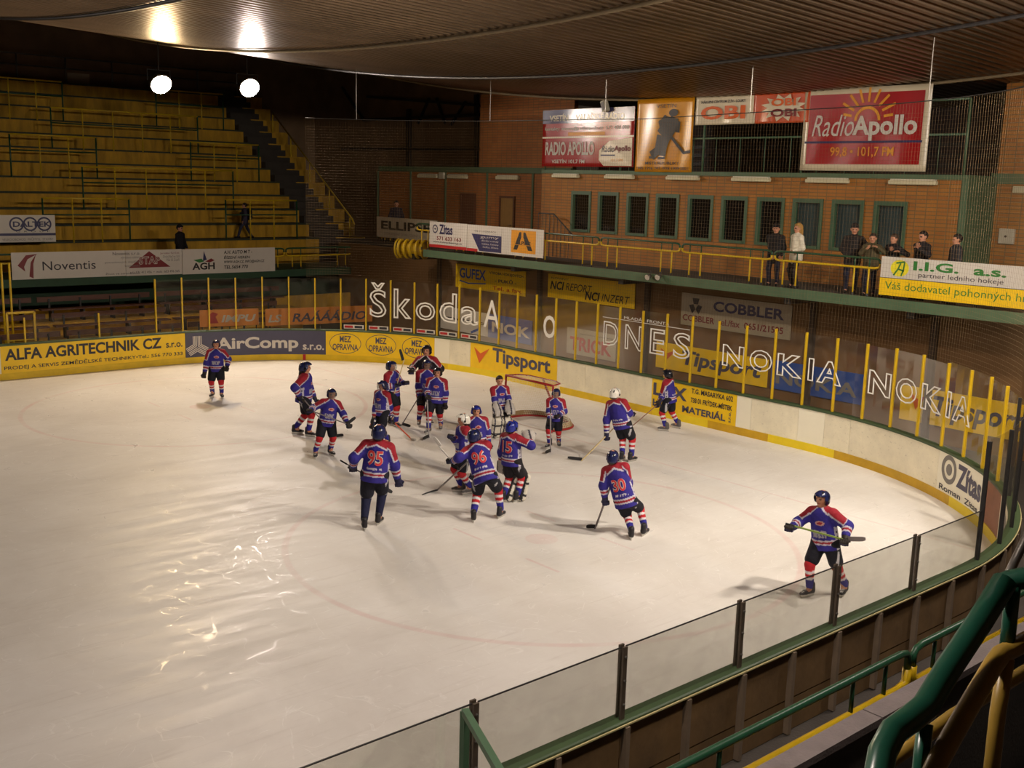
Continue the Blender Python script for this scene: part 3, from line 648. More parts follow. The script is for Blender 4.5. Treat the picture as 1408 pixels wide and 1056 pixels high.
for i in range(0, 25):
    for fr in (0.0, 0.5):
        if i == 24 and fr: continue
        A0 = np.array(top[i])*(1-fr)+np.array(top[min(i+1, 24)])*fr; B0 = np.array(ba[i])*(1-fr)+np.array(ba[min(i+1, 24)])*fr
        g.tube([A0*(1-t)+B0*t+np.array([0.1*math.sin(PI*t), 0, 0]) for t in (0, .33, .66, 1)], 0.0035, 3)
for k in range(1, 22):
    t = k/22; g.tube([np.array(top[i])*(1-t)+np.array(ba[i])*t+np.array([0.1*math.sin(PI*t), 0, 0]) for i in range(25)], 0.0035, 3)
for k in range(-8, 9): g.tube([(GU, k*0.108, 1.22), (GU-0.48, k*0.1, 1.22)], 0.0035, 3)
for k in range(1, 6): g.tube([(GU-k*0.09, -0.88, 1.22), (GU-k*0.09, 0.88, 1.22)], 0.0035, 3)
tag(g.build('netting', NETM, goal), kind='stuff')

# ---- protective netting above the end glass
g = MB(); ss = np.linspace(-13.2, 13.5, 300)
def nz_top(s): return 8.05+0.02*abs(s)-0.0006*s*s
for s in ss: g.tube([path(s, -0.1, 2.8), path(s, -0.12, 5.5), path(s, -0.1, nz_top(s))], 0.0016, 3)
for z in np.arange(2.9, 7.95, 0.09): g.tube([path(s, -0.1, z*1.0) for s in np.linspace(-13.2, 13.5, 60)], 0.0014, 3)
net = tag(g.build('safety_net', mat('tan_net_cord', lin(120, 96, 64), 0.8, 0.1)), 'fine tan safety netting hanging above the end glass', 'net', kind='stuff')
cab = tag(MB().tube([path(s, -0.1, nz_top(s)) for s in np.linspace(-13.2, 13.5, 60)], 0.012, 6).build('net_cable', M['dark'], None, True), 'thin steel cable carrying the safety netting', 'cable')
for s in (-11.5, -6.5, -1.5, 3.5, 8.5):
    c = path(s, -0.1, nz_top(s)); MB().tube([c, (c[0], c[1], roofz(c[0], c[1])+0.03)], 0.01, 5).build('hanger', M['steel'], cab)
# ================================================================== signs and banners
EXE, NE = (0, 1, 0), (1, 0, 0)        # on the end wall: right is +Y, towards the viewer is +X
EXF, NF = (-1, 0, 0), (0, 1, 0)       # on the far side
def board(name, label, cat, o, ex, n, w, h, m, group=None, thick=0.02, wave=0.0, hem=None):
    """a sign panel (wave > 0 makes it a hanging cloth with folds); returns object and its print plane"""
    mp = Flat(o, ex, n)
    if wave:
        nx, ny = 24, 14; q = []; f = []; ph = (o[1]*7.3+w) % 6.28
        def fold(x, y): return wave*(0.6*math.sin(x/w*9+ph+y*0.8)+0.4*math.sin(x/w*17+ph*2-y*1.7))*(0.35+0.65*(1-y/h))
        mp0 = mp
        mp2 = lambda x, y, off=0.0: mp0(x, y, off+fold(x, y))
        g = MB()
        for j in range(ny+1):
            for i in range(nx+1): g.v.append(tuple(mp2(w*i/nx, h*j/ny, 0.0)))
        for j in range(ny):
            for i in range(nx): a = j*(nx+1)+i; g.f.append((a, a+1, a+nx+2, a+nx+1))
        ob = g.build(name, m, None, True, origin=mp(w/2, 0)); sd = ob.modifiers.new('cloth', 'SOLIDIFY'); sd.thickness = 0.006; sd.offset = -1
        mp = mp2
    else:
        ob = MB().obox(mp(w/2, h/2, -thick/2), np.array(ex)*w/2, np.array(n)*thick/2, (0, 0, h/2)).build(name, m, None, False, origin=mp(w/2, 0, -thick/2))
    if name == 'rail_banner' and not wave:
        rest = o[2] < 2.0
        for fx in (0.04, 0.5, 0.96):
            if rest: MB().bar(mp(w*fx, 0.1, -thick), np.array([mp(w*fx, 0, -thick)[0], mp(w*fx, 0, -thick)[1], 0.0]), 0.03, 0.03, (1, 0, 0)).build('leg', M['dark'], ob)
            else: MB().bar(mp(w*fx, h-0.12, -thick), mp(w*fx, h-0.12, -0.14), 0.03, 0.03).build('tie', M['plastic'], ob)
    tag(ob, label, cat, group); return ob, mp
WHITEV = mat('white_banner_vinyl', lin(206, 200, 190), 0.5, 0.06, 1.2)
DIMWHITE = mat('grey_white_sign', lin(172, 160, 138), 0.6, 0.1, 1.2)

# lower wall signs behind the end glass
ULW = -3.46
def wallsign(label, x0, y0, x1, y1, m, z0=None, z1=None):
    a = onu(x0, y0, ULW); b = onu(x1, y1, ULW)
    za, zb = (a[2] if z1 is None else z1), (b[2] if z0 is None else z0)
    return board('wall_sign', label, 'sign', (ULW, a[1], zb), EXE, NE, b[1]-a[1], za-zb, m, 'signs on the wall behind the end glass')+(b[1]-a[1], za-zb)
ob, mp, w, h = wallsign('yellow sign with blue name near the left end of the balcony', 627, 362, 722, 408, M['yellow_ad'])
txt('GUFEX', mp, M['blue'], ob, 0.06*w, 0.45*w, 0.42*h, 0.85*h, 0.03, outline=0.0); stroke([(0.06*w, 0.3*h), (0.2*w, 0.22*h), (0.45*w, 0.3*h)], 0.05, mp, M['blue'], ob)
txt('VÝROBA HOKEJOVÝCH', mp, M['ink'], ob, 0.5*w, 0.97*w, 0.7*h, 0.86*h, 0.02); txt('- PUKŮ -', mp, M['ink'], ob, 0.58*w, 0.88*w, 0.42*h, 0.6*h, 0.02); txt('Tel. a fax', mp, M['red'], ob, 0.55*w, 0.95*w, 0.1*h, 0.26*h, 0.01)
ob, mp, w, h = wallsign('yellow sign with two black monograms under the balcony', 754, 376, 872, 425, M['yellow_ad'])
for dx, dy, t in ((0.03, 0.36, 'REPORT'), (0.45, 0.1, 'INZERT')):
    txt('NCI', mp, M['black'], ob, (dx)*w, (dx+0.17)*w, dy*h, (dy+0.36)*h, 0.03, shear=0.2); txt(t, mp, M['black'], ob, (dx+0.19)*w, (dx+0.5)*w, (dy+0.03)*h, (dy+0.34)*h, 0.0, shear=0.25)
txt('NOVINY', mp, M['black'], ob, 0.04*w, 0.25*w, 0.8*h, 0.88*h, 0.0)
ob, mp, w, h = wallsign('large grey white sign with dark shoe maker name hanging below the balcony', 938, 402, 1086, 468, DIMWHITE)
txt('COBBLER', mp, M['navy'], ob, 0.31*w, 0.94*w, 0.54*h, 0.86*h, 0.03); txt('COBBLER  tel./fax  0651/21595', mp, M['maroon'], ob, 0.02*w, 0.94*w, 0.14*h, 0.34*h, 0.02)
for t in range(3):
    a = 2*PI*t/3+PI/2; c, s_ = math.cos(a), math.sin(a); q = [(0.14*w+0.26*math.cos(a+d), 0.63*h+0.28*math.sin(a+d)) for d in (-0.55, 0.55)]
    shape([q[0], q[1], (0.14*w+0.1*math.cos(a+1.0), 0.63*h+0.1*math.sin(a+1.0)), (0.14*w+0.1*math.cos(a-1.0), 0.63*h+0.1*math.sin(a-1.0))], mp, M['ink'], ob)
ob, mp, w, h = wallsign('white and blue sign with a web address at the left of the wall', 602, 416, 731, 478, M['blue'], 0.52, 1.4)
rect(0, 0.56*w, 0, h, mp, M['white'], ob, 0.003); txt('www.hokej.cz', mp, M['ink'], ob, 0.1*w, 0.54*w, 0.42*h, 0.62*h, 0.03); stroke([(0.38*w, 0.05*h), (0.46*w, 0.25*h), (0.48*w, 0.6*h)], 0.09, mp, M['blue'], ob, 0.008); txt('NOK', mp, M['white'], ob, 0.6*w, 0.98*w, 0.25*h, 0.7*h, 0.03)
ob, mp, w, h = wallsign('white sign with faded red lettering in the middle of the wall', 780, 448, 846, 495, DIMWHITE, 0.5, 1.4)
txt('TRICK', mp, M['red'], ob, 0.07*w, 0.92*w, 0.15*h, 0.68*h, 0.03); txt('sportovní potřeby', mp, M['ink'], ob, 0.28*w, 0.95*w, 0.78*h, 0.86*h, 0.0)
ob, mp, w, h = wallsign('yellow betting sign with dark italic name left of the blue sign', 903, 470, 1054, 531, M['yellow_ad'], 0.6, 1.42)
check(0.04*w, 0.2*w, 0.3*h, 0.8*h, mp, ob); txt('Tipsport', mp, M['slate'], ob, 0.25*w, 0.95*w, 0.12*h, 0.84*h, 0.03, shear=0.15)
ob, mp, w, h = wallsign('blue sign with pale phone maker name behind the glass', 1062, 487, 1184, 553, M['blue'], 0.62, 1.45)
txt('NOKIA', mp, M['grey'], ob, 0.06*w, 0.95*w, 0.2*h, 0.66*h, 0.03)
ob, mp, w, h = wallsign('yellow betting sign at the right curve of the glass', 1240, 530, 1405, 600, M['yellow_ad'], 0.46, 1.36)
check(0.08*w, 0.24*w, 0.35*h, 0.85*h, mp, ob); txt('Tipsport', mp, M['slate'], ob, 0.28*w, 1.0*w, 0.1*h, 0.85*h, 0.03, shear=0.15)

# banners on the balcony rail
UR = -1.96
def rail_banner(label, v0, v1, z0, z1, m=WHITEV): return board('rail_banner', label, 'banner', (UR, v0, z0), EXE, NE, v1-v0, z1-z0, m, 'banners on the balcony rail')
v1, v2, v3 = -12.2, -9.97, -8.06
ob, mp = rail_banner('white banner with phone number leftmost on the balcony rail', v1, v2, 3.82, 4.76)
w, h = v2-v1, 0.94
ring(0.35, 0.68, 0.16, 0.16, 0.05, mp, M['slate'], ob); shape(ell(0.35, 0.68, 0.06, 0.03), mp, M['slate'], ob); txt('Zítas', mp, M['navy'], ob, 0.6, 1.4, 0.5, 0.86, 0.03); txt('571 633 163', mp, M['maroon'], ob, 0.45, 1.9, 0.28, 0.42, 0.02); txt('www.koleno-bearings.cz', mp, M['ink'], ob, 0.25, 1.95, 0.16, 0.25, 0.0); rect(0, w, 0, 0.11, mp, M['red'], ob)
ob, mp = rail_banner('white banner with dark blue slanted field second on the balcony rail', v2+0.02, v3, 3.82, 4.75)
w = v3-v2-0.02; shape([(0.7, 0.03), (w, 0.03), (w, 0.6), (0.25, 0.62)], mp, M['navy'], ob); rect(0, 0.6, 0.0, 0.1, mp, M['red'], ob)
for k, t in enumerate(('gumy', 'těsnění a tmely', 'ložiska, řemeny', 'řetězy, hřídele')): txt(t, mp, M['white'], ob, 0.75+0.05*k, 1.75, 0.47-0.11*k, 0.55-0.11*k, 0.0, off=0.009)
txt('VŠE V LOŽISKÁCH', mp, M['ink'], ob, 0.4, 1.6, 0.7, 0.76, 0.0)
ob, mp = rail_banner('white banner with orange square and black letter A on the balcony rail', v3+0.02, -5.92, 3.82, 4.75)
rect(0.5, 1.75, 0.1, 0.86, mp, M['gold'], ob, 0.003)
shape([(0.62, 0.2), (0.82, 0.2), (1.02, 0.62), (1.02, 0.8), (0.92, 0.8)], mp, M['black'], ob, 0.006); shape([(1.12, 0.8), (1.22, 0.8), (1.6, 0.2), (1.38, 0.2), (1.12, 0.62)], mp, M['black'], ob, 0.006)
txt('ALPINE', mp, M['black'], ob, 0.75, 1.5, 0.38, 0.5, 0.03, off=0.009); rect(0.7, 1.55, 0.36, 0.375, mp, M['gold'], ob, 0.008)
ob, mp = rail_banner('long white and yellow banner with green initials at the right of the balcony rail', 6.34, 12.0, 3.78, 4.72)
rect(0, 5.66, 0, 0.42, mp, M['yellow_ad'], ob, 0.003); rect(0, 5.66, 0.42, 0.435, mp, M['ink'], ob, 0.005)
shape(ell(0.5, 0.68, 0.24, 0.2), mp, mat('lemon_print', lin(232, 220, 40), 0.5), ob, 0.004)
for a, b in (((0.35, 0.5), (0.46, 0.66)), ((0.46, 0.66), (0.62, 0.62)), ((0.46, 0.66), (0.52, 0.8)), ((0.55, 0.5), (0.6, 0.64)), ((0.4, 0.8), (0.62, 0.84)), ((0.6, 0.64), (0.62, 0.84))): stroke([a, b], 0.04, mp, M['greenprint'], ob, 0.007)
txt('I.I.G.  a.s.', mp, M['greenprint'], ob, 0.85, 3.1, 0.66, 0.88, 0.03); txt('partner ledního hokeje', mp, M['ink'], ob, 1.0, 3.05, 0.47, 0.62, 0.0); txt('Váš dodavatel pohonných hmot', mp, M['greenprint'], ob, 0.15, 4.0, 0.1, 0.34, 0.0)
# banner in the left corner
ob, mp = board('rail_banner', 'dim grey banner with black company name in the left corner', 'banner', (-4.0, -18.75, 3.82), EXE, NE, 4.3, 0.86, DIMWHITE, 'banners on the balcony rail')
txt('ELLIPSE', mp, M['black'], ob, 0.35, 3.9, 0.34, 0.7, 0.03); txt('STAVEBNÍ SDRUŽENÍ s.r.o.', mp, M['grey'], ob, 0.6, 3.6, 0.12, 0.24, 0.0)

# banners on the far gallery
VG = -19.96
def far_banner(label, x0, x1, z0, z1, v=VG, m=WHITEV):
    u0, u1 = onv(x0, 350, v)[0], onv(x1, 350, v)[0]
    ob, mp = board('gallery_banner', label, 'banner', (u0, v, z0), EXF, NF, u0-u1, z1-z0, m, 'banners on the far gallery'); return ob, mp, u0-u1
ob, mp, w = far_banner('white banner with red curved emblem leftmost on the far gallery', 15, 172, 2.41, 3.37)
shape([(0.2, 0.5), (0.5, 0.86), (0.9, 0.9), (0.55, 0.72), (0.42, 0.45), (0.45, 0.28)], mp, M['maroon'], ob); shape([(0.85, 0.9), (0.65, 0.6), (0.58, 0.1), (0.72, 0.03), (0.74, 0.55)], mp, M['maroon'], ob)
txt('Noventis', mp, M['ink'], ob, 1.05, 2.95, 0.3, 0.62, 0.0)
for k, (t, a) in enumerate((('Noventis s.r.o.', 3.6), ('výrobce tablet,', 3.9), ('potravinových doplňků', 3.3), ('kosmetiky', 4.05))): txt(t, mp, M['ink'] if k == 0 else M['grey'], ob, a, 4.65, 0.78-0.16*k, 0.9-0.16*k, 0.0)
txt('Život ve zdravé vlně', mp, M['ink'], ob, 3.3, 4.6, 0.06, 0.14, 0.0)
ob, mp, w = far_banner('white banner with red roof emblem in the middle of the far gallery', 172.5, 250, 2.4, 3.37)
shape([(0.1, 0.3), (1.75, 0.3), (0.92, 0.92)], mp, M['maroon'], ob, 0.003); txt('STAP', mp, M['white'], ob, 0.5, 1.35, 0.42, 0.72, 0.04, off=0.008); txt('STAP', mp, M['maroon'], ob, 0.52, 1.33, 0.44, 0.7, 0.0, off=0.01)
for k, t in enumerate(('Jaroslav Švrček', 'Dolní Bečva 531', '756 55 Zubří')): txt(t, mp, M['maroon'] if k == 0 else M['grey'], ob, 1.35+0.12*k, w-0.1, 0.78-0.13*k, 0.88-0.13*k, 0.0)
txt('tel.: 571 412 456  •  mob.: 603 496 365', mp, M['ink'], ob, 0.15, w-0.12, 0.08, 0.17, 0.0)
ob, mp, w = far_banner('white banner with black monogram and leaf emblem at the right of the far gallery', 250.5, 378, 2.38, 3.36)
txt('AGH', mp, M['black'], ob, 0.4, 1.35, 0.16, 0.44, 0.03); shape([(0.45, 0.55), (0.8, 0.6), (0.9, 0.48), (0.7, 0.44)], mp, M['greenprint'], ob); shape([(0.95, 0.48), (1.2, 0.6), (1.35, 0.52), (1.15, 0.44)], mp, M['maroon'], ob); shape([(0.85, 0.5), (0.9, 0.9), (1.02, 0.55)], mp, M['navy'], ob)
for k, (t, b_) in enumerate((('A.H. AUTO M T -', 3.0), ('ŘÍZENÍ HEREN', 2.9), ('WWW.AGH.CZ, INFO@AGH.CZ', 3.55), ('TEL.5654 770', 2.8))): txt(t, mp, M['black'], ob, 1.75, b_, 0.76-0.2*k, 0.9-0.2*k, 0.02, shear=0.15)
ob, mp, w = far_banner('small white and blue group banner at the far left above the gallery', -14, 78, 3.63, 4.62, -21.6)
for c, t in ((0.62+0.36, 0), (1.1+0.36, 1), (1.6+0.36, 2)): ring(c, 0.66, 0.26, 0.26, 0.06, mp, M['navy'], ob)
txt('DALTEK', mp, M['navy'], ob, 0.85, 2.2, 0.56, 0.76, 0.03, off=0.01); txt('G  R  O  U  P', mp, M['ink'], ob, 0.95, 2.15, 0.36, 0.42, 0.0); rect(0.1, w, 0.24, 0.33, mp, M['navy'], ob); txt('VELKOOBCHOD  PRŮMYSL  STAVBY', mp, M['grey'], ob, 0.45, w-0.1, 0.06, 0.18, 0.0)
# orange banner behind the far corner glass
ORV = mat('orange_banner_vinyl', lin(222, 138, 48), 0.4, 0.03)
oa, obb = np.array([5.8, -15.25, 0]), np.array([-0.55, -13.9, 0]); e_ = (obb-oa)/np.linalg.norm(obb-oa); L_ = np.linalg.norm(obb-oa)
def obanner(label, x0, x1, z0, z1):
    nn = np.array([-e_[1], e_[0], 0]); nn = nn if nn[1] > 0 else -nn
    return board('rail_banner', label, 'banner', oa+e_*x0+np.array([0, 0, z0]), e_, nn, x1-x0, z1-z0, ORV, 'orange banners behind the far corner glass')
ob, mp = obanner('orange banner with red figure emblem left behind the far glass', 0, 2.1, 0.95, 1.55)
txt('IMPU', mp, M['white'], ob, 0.75, 2.0, 0.14, 0.4, 0.03, shear=0.2); shape([(0.3, 0.12), (0.65, 0.12), (0.55, 0.35), (0.65, 0.45), (0.45, 0.52), (0.28, 0.4)], mp, M['red'], ob)
ob, mp = obanner('long orange banner with purple letters right behind the far glass', 2.35, L_, 0.9, 1.52)
txt('LS', mp, M['white'], ob, 0.1, 0.6, 0.12, 0.4, 0.03, shear=0.2); txt('RAÁÁÁDIO', mp, M['slate'], ob, 1.0, 3.9, 0.1, 0.5, 0.02, shear=0.2)

# big banners along the upper gallery
UG = -4.42
def big(label, pts, m, wave=0.03):
    (x0, y0), (x1, y1) = pts; a = onu(x0, y0, UG); b = onu(x1, y1, UG)
    ob, mp = board('hanging_banner', label, 'banner', (UG, a[1], b[2]), EXE, NE, b[1]-a[1], a[2]-b[2], m, 'banners along the upper gallery', wave=wave); return ob, mp, b[1]-a[1], a[2]-b[2]
REDV = mat('glossy_red_vinyl', lin(158, 26, 30), 0.25, 0.08, 1.5); WGV = mat('glossy_white_vinyl', lin(210, 198, 170), 0.28, 0.08, 1.5); GOV = mat('glossy_gold_vinyl', lin(206, 140, 24), 0.25, 0.1, 1.5); NAV = mat('glossy_navy_vinyl', lin(44, 42, 92), 0.22, 0.1, 1.5)
ob, mp, w, h = big('glossy navy and red radio banner leftmost along the upper gallery', ((747, 152), (870, 230)), REDV)
def wrect(x0, x1, y0, y1, m, off): return rect_wave(x0, x1, y0, y1, mp, m, ob, off)
def rect_wave(x0, x1, y0, y1, mp, m, pr, off):
    q = []; f = []; nx, ny = 24, 8
    for j in range(ny+1):
        for i in range(nx+1): q.append((x0+(x1-x0)*i/nx, y0+(y1-y0)*j/ny))
    for j in range(ny):
        for i in range(nx): k = j*(nx+1)+i; f.append((k, k+1, k+nx+2, k+nx+1))
    return put_mesh('print_field', q, f, mp, m, pr, off)
wrect(0, w, 0.76*h, h, NAV, 0.012); wrect(0, w, 0.5*h, 0.53*h, WGV, 0.012); wrect(0.3*w, w*0.7, 0.54*h, 0.6*h, M['gold'], 0.012)
txt('VSETÍN', mp, WGV, ob, 0.08*w, 0.3*w, 0.8*h, 0.93*h, 0.03, off=0.02); txt('VALAŠSKÉ RÁDIO', mp, WGV, ob, 0.38*w, 0.9*w, 0.8*h, 0.93*h, 0.04, off=0.02)
txt('kontakty: inzerce@radioapollo.cz  571 436 000', mp, M['white'], ob, 0.03*w, 0.95*w, 0.62*h, 0.7*h, 0.02, off=0.02)
txt('RADIO APOLLO', mp, M['white'], ob, 0.04*w, 0.6*w, 0.2*h, 0.44*h, 0.03, off=0.02); txt('VSETÍN 101,7 FM', mp, M['white'], ob, 0.12*w, 0.5*w, 0.05*h, 0.14*h, 0.02, off=0.02)
shape([(w*0.99, 0.02*h), (w*0.7, 0.02*h), (w*0.65, 0.12*h), (w*0.65, 0.28*h), (w*0.75, 0.44*h), (w*0.99, 0.49*h)][::-1], mp, WGV, ob, 0.03)
txt('Rádio', mp, M['slate'], ob, 0.68*w, 0.81*w, 0.25*h, 0.36*h, 0.0, off=0.045, shear=0.2); txt('Apollo', mp, M['maroon'], ob, 0.81*w, 0.98*w, 0.24*h, 0.36*h, 0.03, off=0.045); rect(0.67*w, 0.82*w, 0.19*h, 0.21*h, mp, M['navy'], ob, 0.045); txt('101,7 FM', mp, M['gold'], ob, 0.78*w, 0.9*w, 0.08*h, 0.14*h, 0.0, off=0.045)

ob, mp, w, h = big('yellow gold banner with dark hockey player silhouette', ((877, 137), (950, 237)), GOV, 0.04)
K = M['dark']
for pts, wd_ in ((((0.3, 0.22), (0.42, 0.3), (0.46, 0.5)), 0.13), (((0.5, 0.22), (0.52, 0.34), (0.56, 0.46)), 0.13), (((0.5, 0.48), (0.6, 0.62), (0.62, 0.74)), 0.26), (((0.6, 0.72), (0.74, 0.64), (0.72, 0.54)), 0.1), (((0.55, 0.74), (0.46, 0.66), (0.5, 0.56)), 0.1), (((0.42, 0.7), (0.62, 0.5), (0.86, 0.26), (0.98, 0.28)), 0.04), (((0.26, 0.2), (0.36, 0.2)), 0.03), (((0.42, 0.19), (0.56, 0.19)), 0.03)):
    stroke([(a*w, b*h) for a, b in pts], wd_*w, mp, K, ob, 0.03)
shape(ell(0.66*w, 0.8*h, 0.08*w, 0.05*h, 20), mp, K, ob, 0.03)
txt('VSETÍN', mp, K, ob, 0.36*w, 0.7*w, 0.87*h, 0.93*h, 0.0, off=0.03); txt('MISTR REPUBLIKY', mp, K, ob, 0.2*w, 0.8*w, 0.1*h, 0.14*h, 0.01, off=0.04); txt('1995 1996 1997 1998 1999 2001', mp, K, ob, 0.05*w, 0.95*w, 0.03*h, 0.07*h, 0.01, off=0.045)
ob, mp, w, h = big('white banner with three large red letters beside the gold one', ((958, 134), (1037, 170)), WGV, 0.03)
txt('OBI', mp, M['orange'], ob, 0.1*w, 0.85*w, 0.18*h, 0.66*h, 0.03, off=0.03); txt('NÁKUPNÍ CENTRUM ZLÍN - LOUKY', mp, M['ink'], ob, 0.1*w, 0.85*w, 0.76*h, 0.88*h, 0.02, off=0.03)
ORB = mat('glossy_orange_vinyl', lin(196, 76, 30), 0.28, 0.03)
ob, mp, w, h = big('orange red banner with starburst lettering right of the white one', ((1037.5, 129), (1112, 168)), ORB, 0.03)
cx, cy = 0.55*w, 0.5*h
shape([((cx+(0.42 if i % 2 else 0.28)*w*math.cos(PI*i/12), cy+(0.46 if i % 2 else 0.3)*h*math.sin(PI*i/12))) for i in range(24)], mp, WGV, ob, 0.03)
txt('OBI', mp, M['orange'], ob, 0.35*w, 0.78*w, 0.55*h, 0.8*h, 0.03, off=0.07); txt('OBI', mp, M['maroon'], ob, 0.35*w, 0.8*w, 0.2*h, 0.46*h, 0.03, off=0.07)
ob, mp, w, h = big('big white edged red radio banner with yellow sun rays', ((1108, 124), (1272, 236)), WGV, 0.035)
rect_wave(0.05*w, 0.95*w, 0.08*h, 0.93*h, mp, REDV, ob, 0.012)
cx, cy = 0.53*w, 0.62*h
for i in range(9):
    a = math.radians(8+20*i); r0, r1 = 0.13*w, (0.2 if i in (0, 8) else 0.24)*w
    stroke([(cx+r0*math.cos(a), cy+r0*0.9*math.sin(a)), (cx+r1*math.cos(a), cy+r1*0.9*math.sin(a))], 0.018*w, mp, M['gold'], ob, 0.03)
ring(cx, cy-0.02*h, 0.105*w, 0.1*w, 0.02*w, mp, M['gold'], ob, 0.03, 20, a0=0, a1=PI)
txt('Radio', mp, M['white'], ob, 0.09*w, 0.43*w, 0.42*h, 0.68*h, 0.0, shear=0.3, off=0.04); txt('Apollo', mp, M['white'], ob, 0.42*w, 0.92*w, 0.36*h, 0.66*h, 0.03, off=0.045)
rect_wave(0.03*w, 0.96*w, 0.335*h, 0.36*h, mp, M['navy'], ob, 0.02); txt('99,8 • 101,7 FM', mp, M['gold'], ob, 0.25*w, 0.76*w, 0.16*h, 0.29*h, 0.01, off=0.03)
# white sheet of paper high on the far wall
ob, mp = board('paper_sheet', 'blank white sheet fixed high on the dark far wall', 'paper', (onv(93, 112, -33.8)[0], -33.8, onv(107, 122, -33.8)[2]), EXF, NF, 1.05, 0.72, DIMWHITE)
# ================================================================== floodlights
def floodlight(pos, aim, col, watts, label, warm):
    p = np.array(pos); d = np.array(aim)-p; d = d/np.linalg.norm(d)
    s = np.cross(d, (0, 0, 1)); s /= np.linalg.norm(s); t = np.cross(s, d)
    r = tag(empty('floodlight', pos), label, 'floodlight', 'floodlights under the roof')
    # round housing with a glowing lens
    MB().tube([p-d*0.42, p-d*0.38, p-d*0.2, p-d*0.05, p], 0.12, 20, 0.34).build('housing', M['dark'], r, True)
    MB().tube([p+d*0.0, p+d*0.03], 0.36, 24).build('rim', M['steel'], r, True)
    MB().tube([p+d*0.031, p+d*0.036], 0.33, 24).build('lens', mat('lit_lens_warm' if warm else 'lit_lens_cool', (0.9, 0.9, 0.9), 0.4, 0.02, emit=(*col, 220.0 if warm else 420.0)), r)
    top = np.array([p[0], p[1], roofz(p[0], p[1])+0.03])
    MB().tube([p-d*0.2+s*0.38, p-d*0.2+s*0.38+np.array([0, 0, 0.35]), p-d*0.2-s*0.38+np.array([0, 0, 0.35]), p-d*0.2-s*0.38], 0.02, 6).build('bracket', M['dark'], r)
    q = p-d*0.2+np.array([0, 0, 0.35]); MB().tube([q, (q[0], q[1], roofz(q[0], q[1])+0.04)], 0.025, 6).build('hanger', M['dark'], r)
    L = bpy.data.lights.new('floodlight_beam', 'SPOT'); L.energy = watts; L.color = col; L.spot_size = math.radians(132 if pos[1] < 0 else 112); L.spot_blend = 0.8; L.shadow_soft_size = 0.22
    lo = bpy.data.objects.new('floodlight_beam', L); COL.objects.link(lo); lo.parent = r
    lo.location = d*0.12; lo.rotation_euler = Vector(d).to_track_quat('-Z', 'Y').to_euler()
names = ['warm lit floodlight under the roof left of the brighter one', 'brightest cool white floodlight under the roof at the far side', 'floodlight on the far side beyond the left picture edge', 'floodlight over the near corner above the goal end',
         'floodlight over the near boards beside the curve', 'floodlight over the near boards below the camera', 'floodlight over the near boards behind the camera']
for (pos, aim, col, w), nm in zip(FLOODS, names): floodlight(pos, aim, col, w, nm, col is WARM)

# ================================================================== railings
def loop_rail(label, a, b, ztop, zlow, zf, group, posts=(0.34, 0.75), rad=0.03, fat=1.0):
    """one rail section: green upper pipe, yellow lower pipe, ends curled to meet, short posts"""
    a, b = np.array(a, float), np.array(b, float); L = np.linalg.norm(b-a); e = (b-a)/L
    r = tag(empty('railing', (a+b)/2), label, 'railing', group)
    P = lambda x, z: np.array([*(a+e*x)[:2], z]); zm = (ztop+zlow)/2; c = 0.12
    MB().tube([P(0.05, zm), P(0.05, ztop-c*.5), P(0.09, ztop-0.02), P(0.05+c*1.2, ztop), P(L-0.05-c*1.2, ztop), P(L-0.09, ztop-0.02), P(L-0.05, ztop-c*.5), P(L-0.05, zm)], rad, 8).build('top_rail', M['green'], r, True)
    MB().tube([P(0.05, zm), P(0.05, zlow+c*.5), P(0.09, zlow+0.02), P(0.05+c*1.2, zlow), P(L-0.05-c*1.2, zlow), P(L-0.09, zlow+0.02), P(L-0.05, zlow+c*.5), P(L-0.05, zm)], rad*fat, 8).build('lower_rail', M['yellow'], r, True)
    for x in list(posts)+[L-t for t in posts]:
        k = MB().tube([P(x, zf), P(x, zlow)], rad*0.75, 8).build('post', M['yellow'], r, True)
        MB().tube([P(x, zlow), P(x, ztop)], rad*0.6, 8).build('upper_post', M['green'], k, True)
        MB().tube([P(x, zf), P(x, zf+0.1)], rad*0.95, 8).build('foot', M['dark'], k, True)
j = [-13.2, -9.95, -6.7, -3.43, -0.14, 3.08, 6.29, 9.5, 12.7]
dsc = ['behind the leftmost rail banners', 'behind the orange square banner', 'right of the orange square banner', 'second from the rail banners', 'in front of the fifth and sixth windows', 'in front of the standing spectators', 'behind the green lettered banner', 'at the right picture edge']
for i in range(len(j)-1): loop_rail('green and yellow balcony rail section '+dsc[i], (-2.08, j[i], 3.66), (-2.08, j[i+1], 3.66), 4.64, 4.40, 3.66, 'balcony rail sections')
# rail by the corner stairs and the far gallery
jj = [12.0, 8.5, 5.0, 1.5, -0.3, -3.6]
dd = ['behind the red emblem banner at the left', 'behind the left gallery banner', 'behind the roof emblem banner', 'behind the leaf emblem banner', 'right of the gallery banners']
for i in range(5): loop_rail('green and yellow far gallery rail section '+dd[i], (jj[i], -20.08, 2.42), (jj[i+1], -20.08, 2.42), 3.3, 2.98, 2.42, 'far gallery rail sections', rad=0.035)
loop_rail('yellow and green corner rail section left of the dim grey banner', (-5.2, -19.5, 3.6), (-4.05, -18.6, 3.6), 4.5, 4.25, 3.6, 'corner rail', (0.3,))
loop_rail('green and yellow corner rail section behind the dim grey banner', (-4.1, -18.6, 3.6), (-4.1, -14.3, 3.6), 4.62, 4.38, 3.6, 'corner rail')

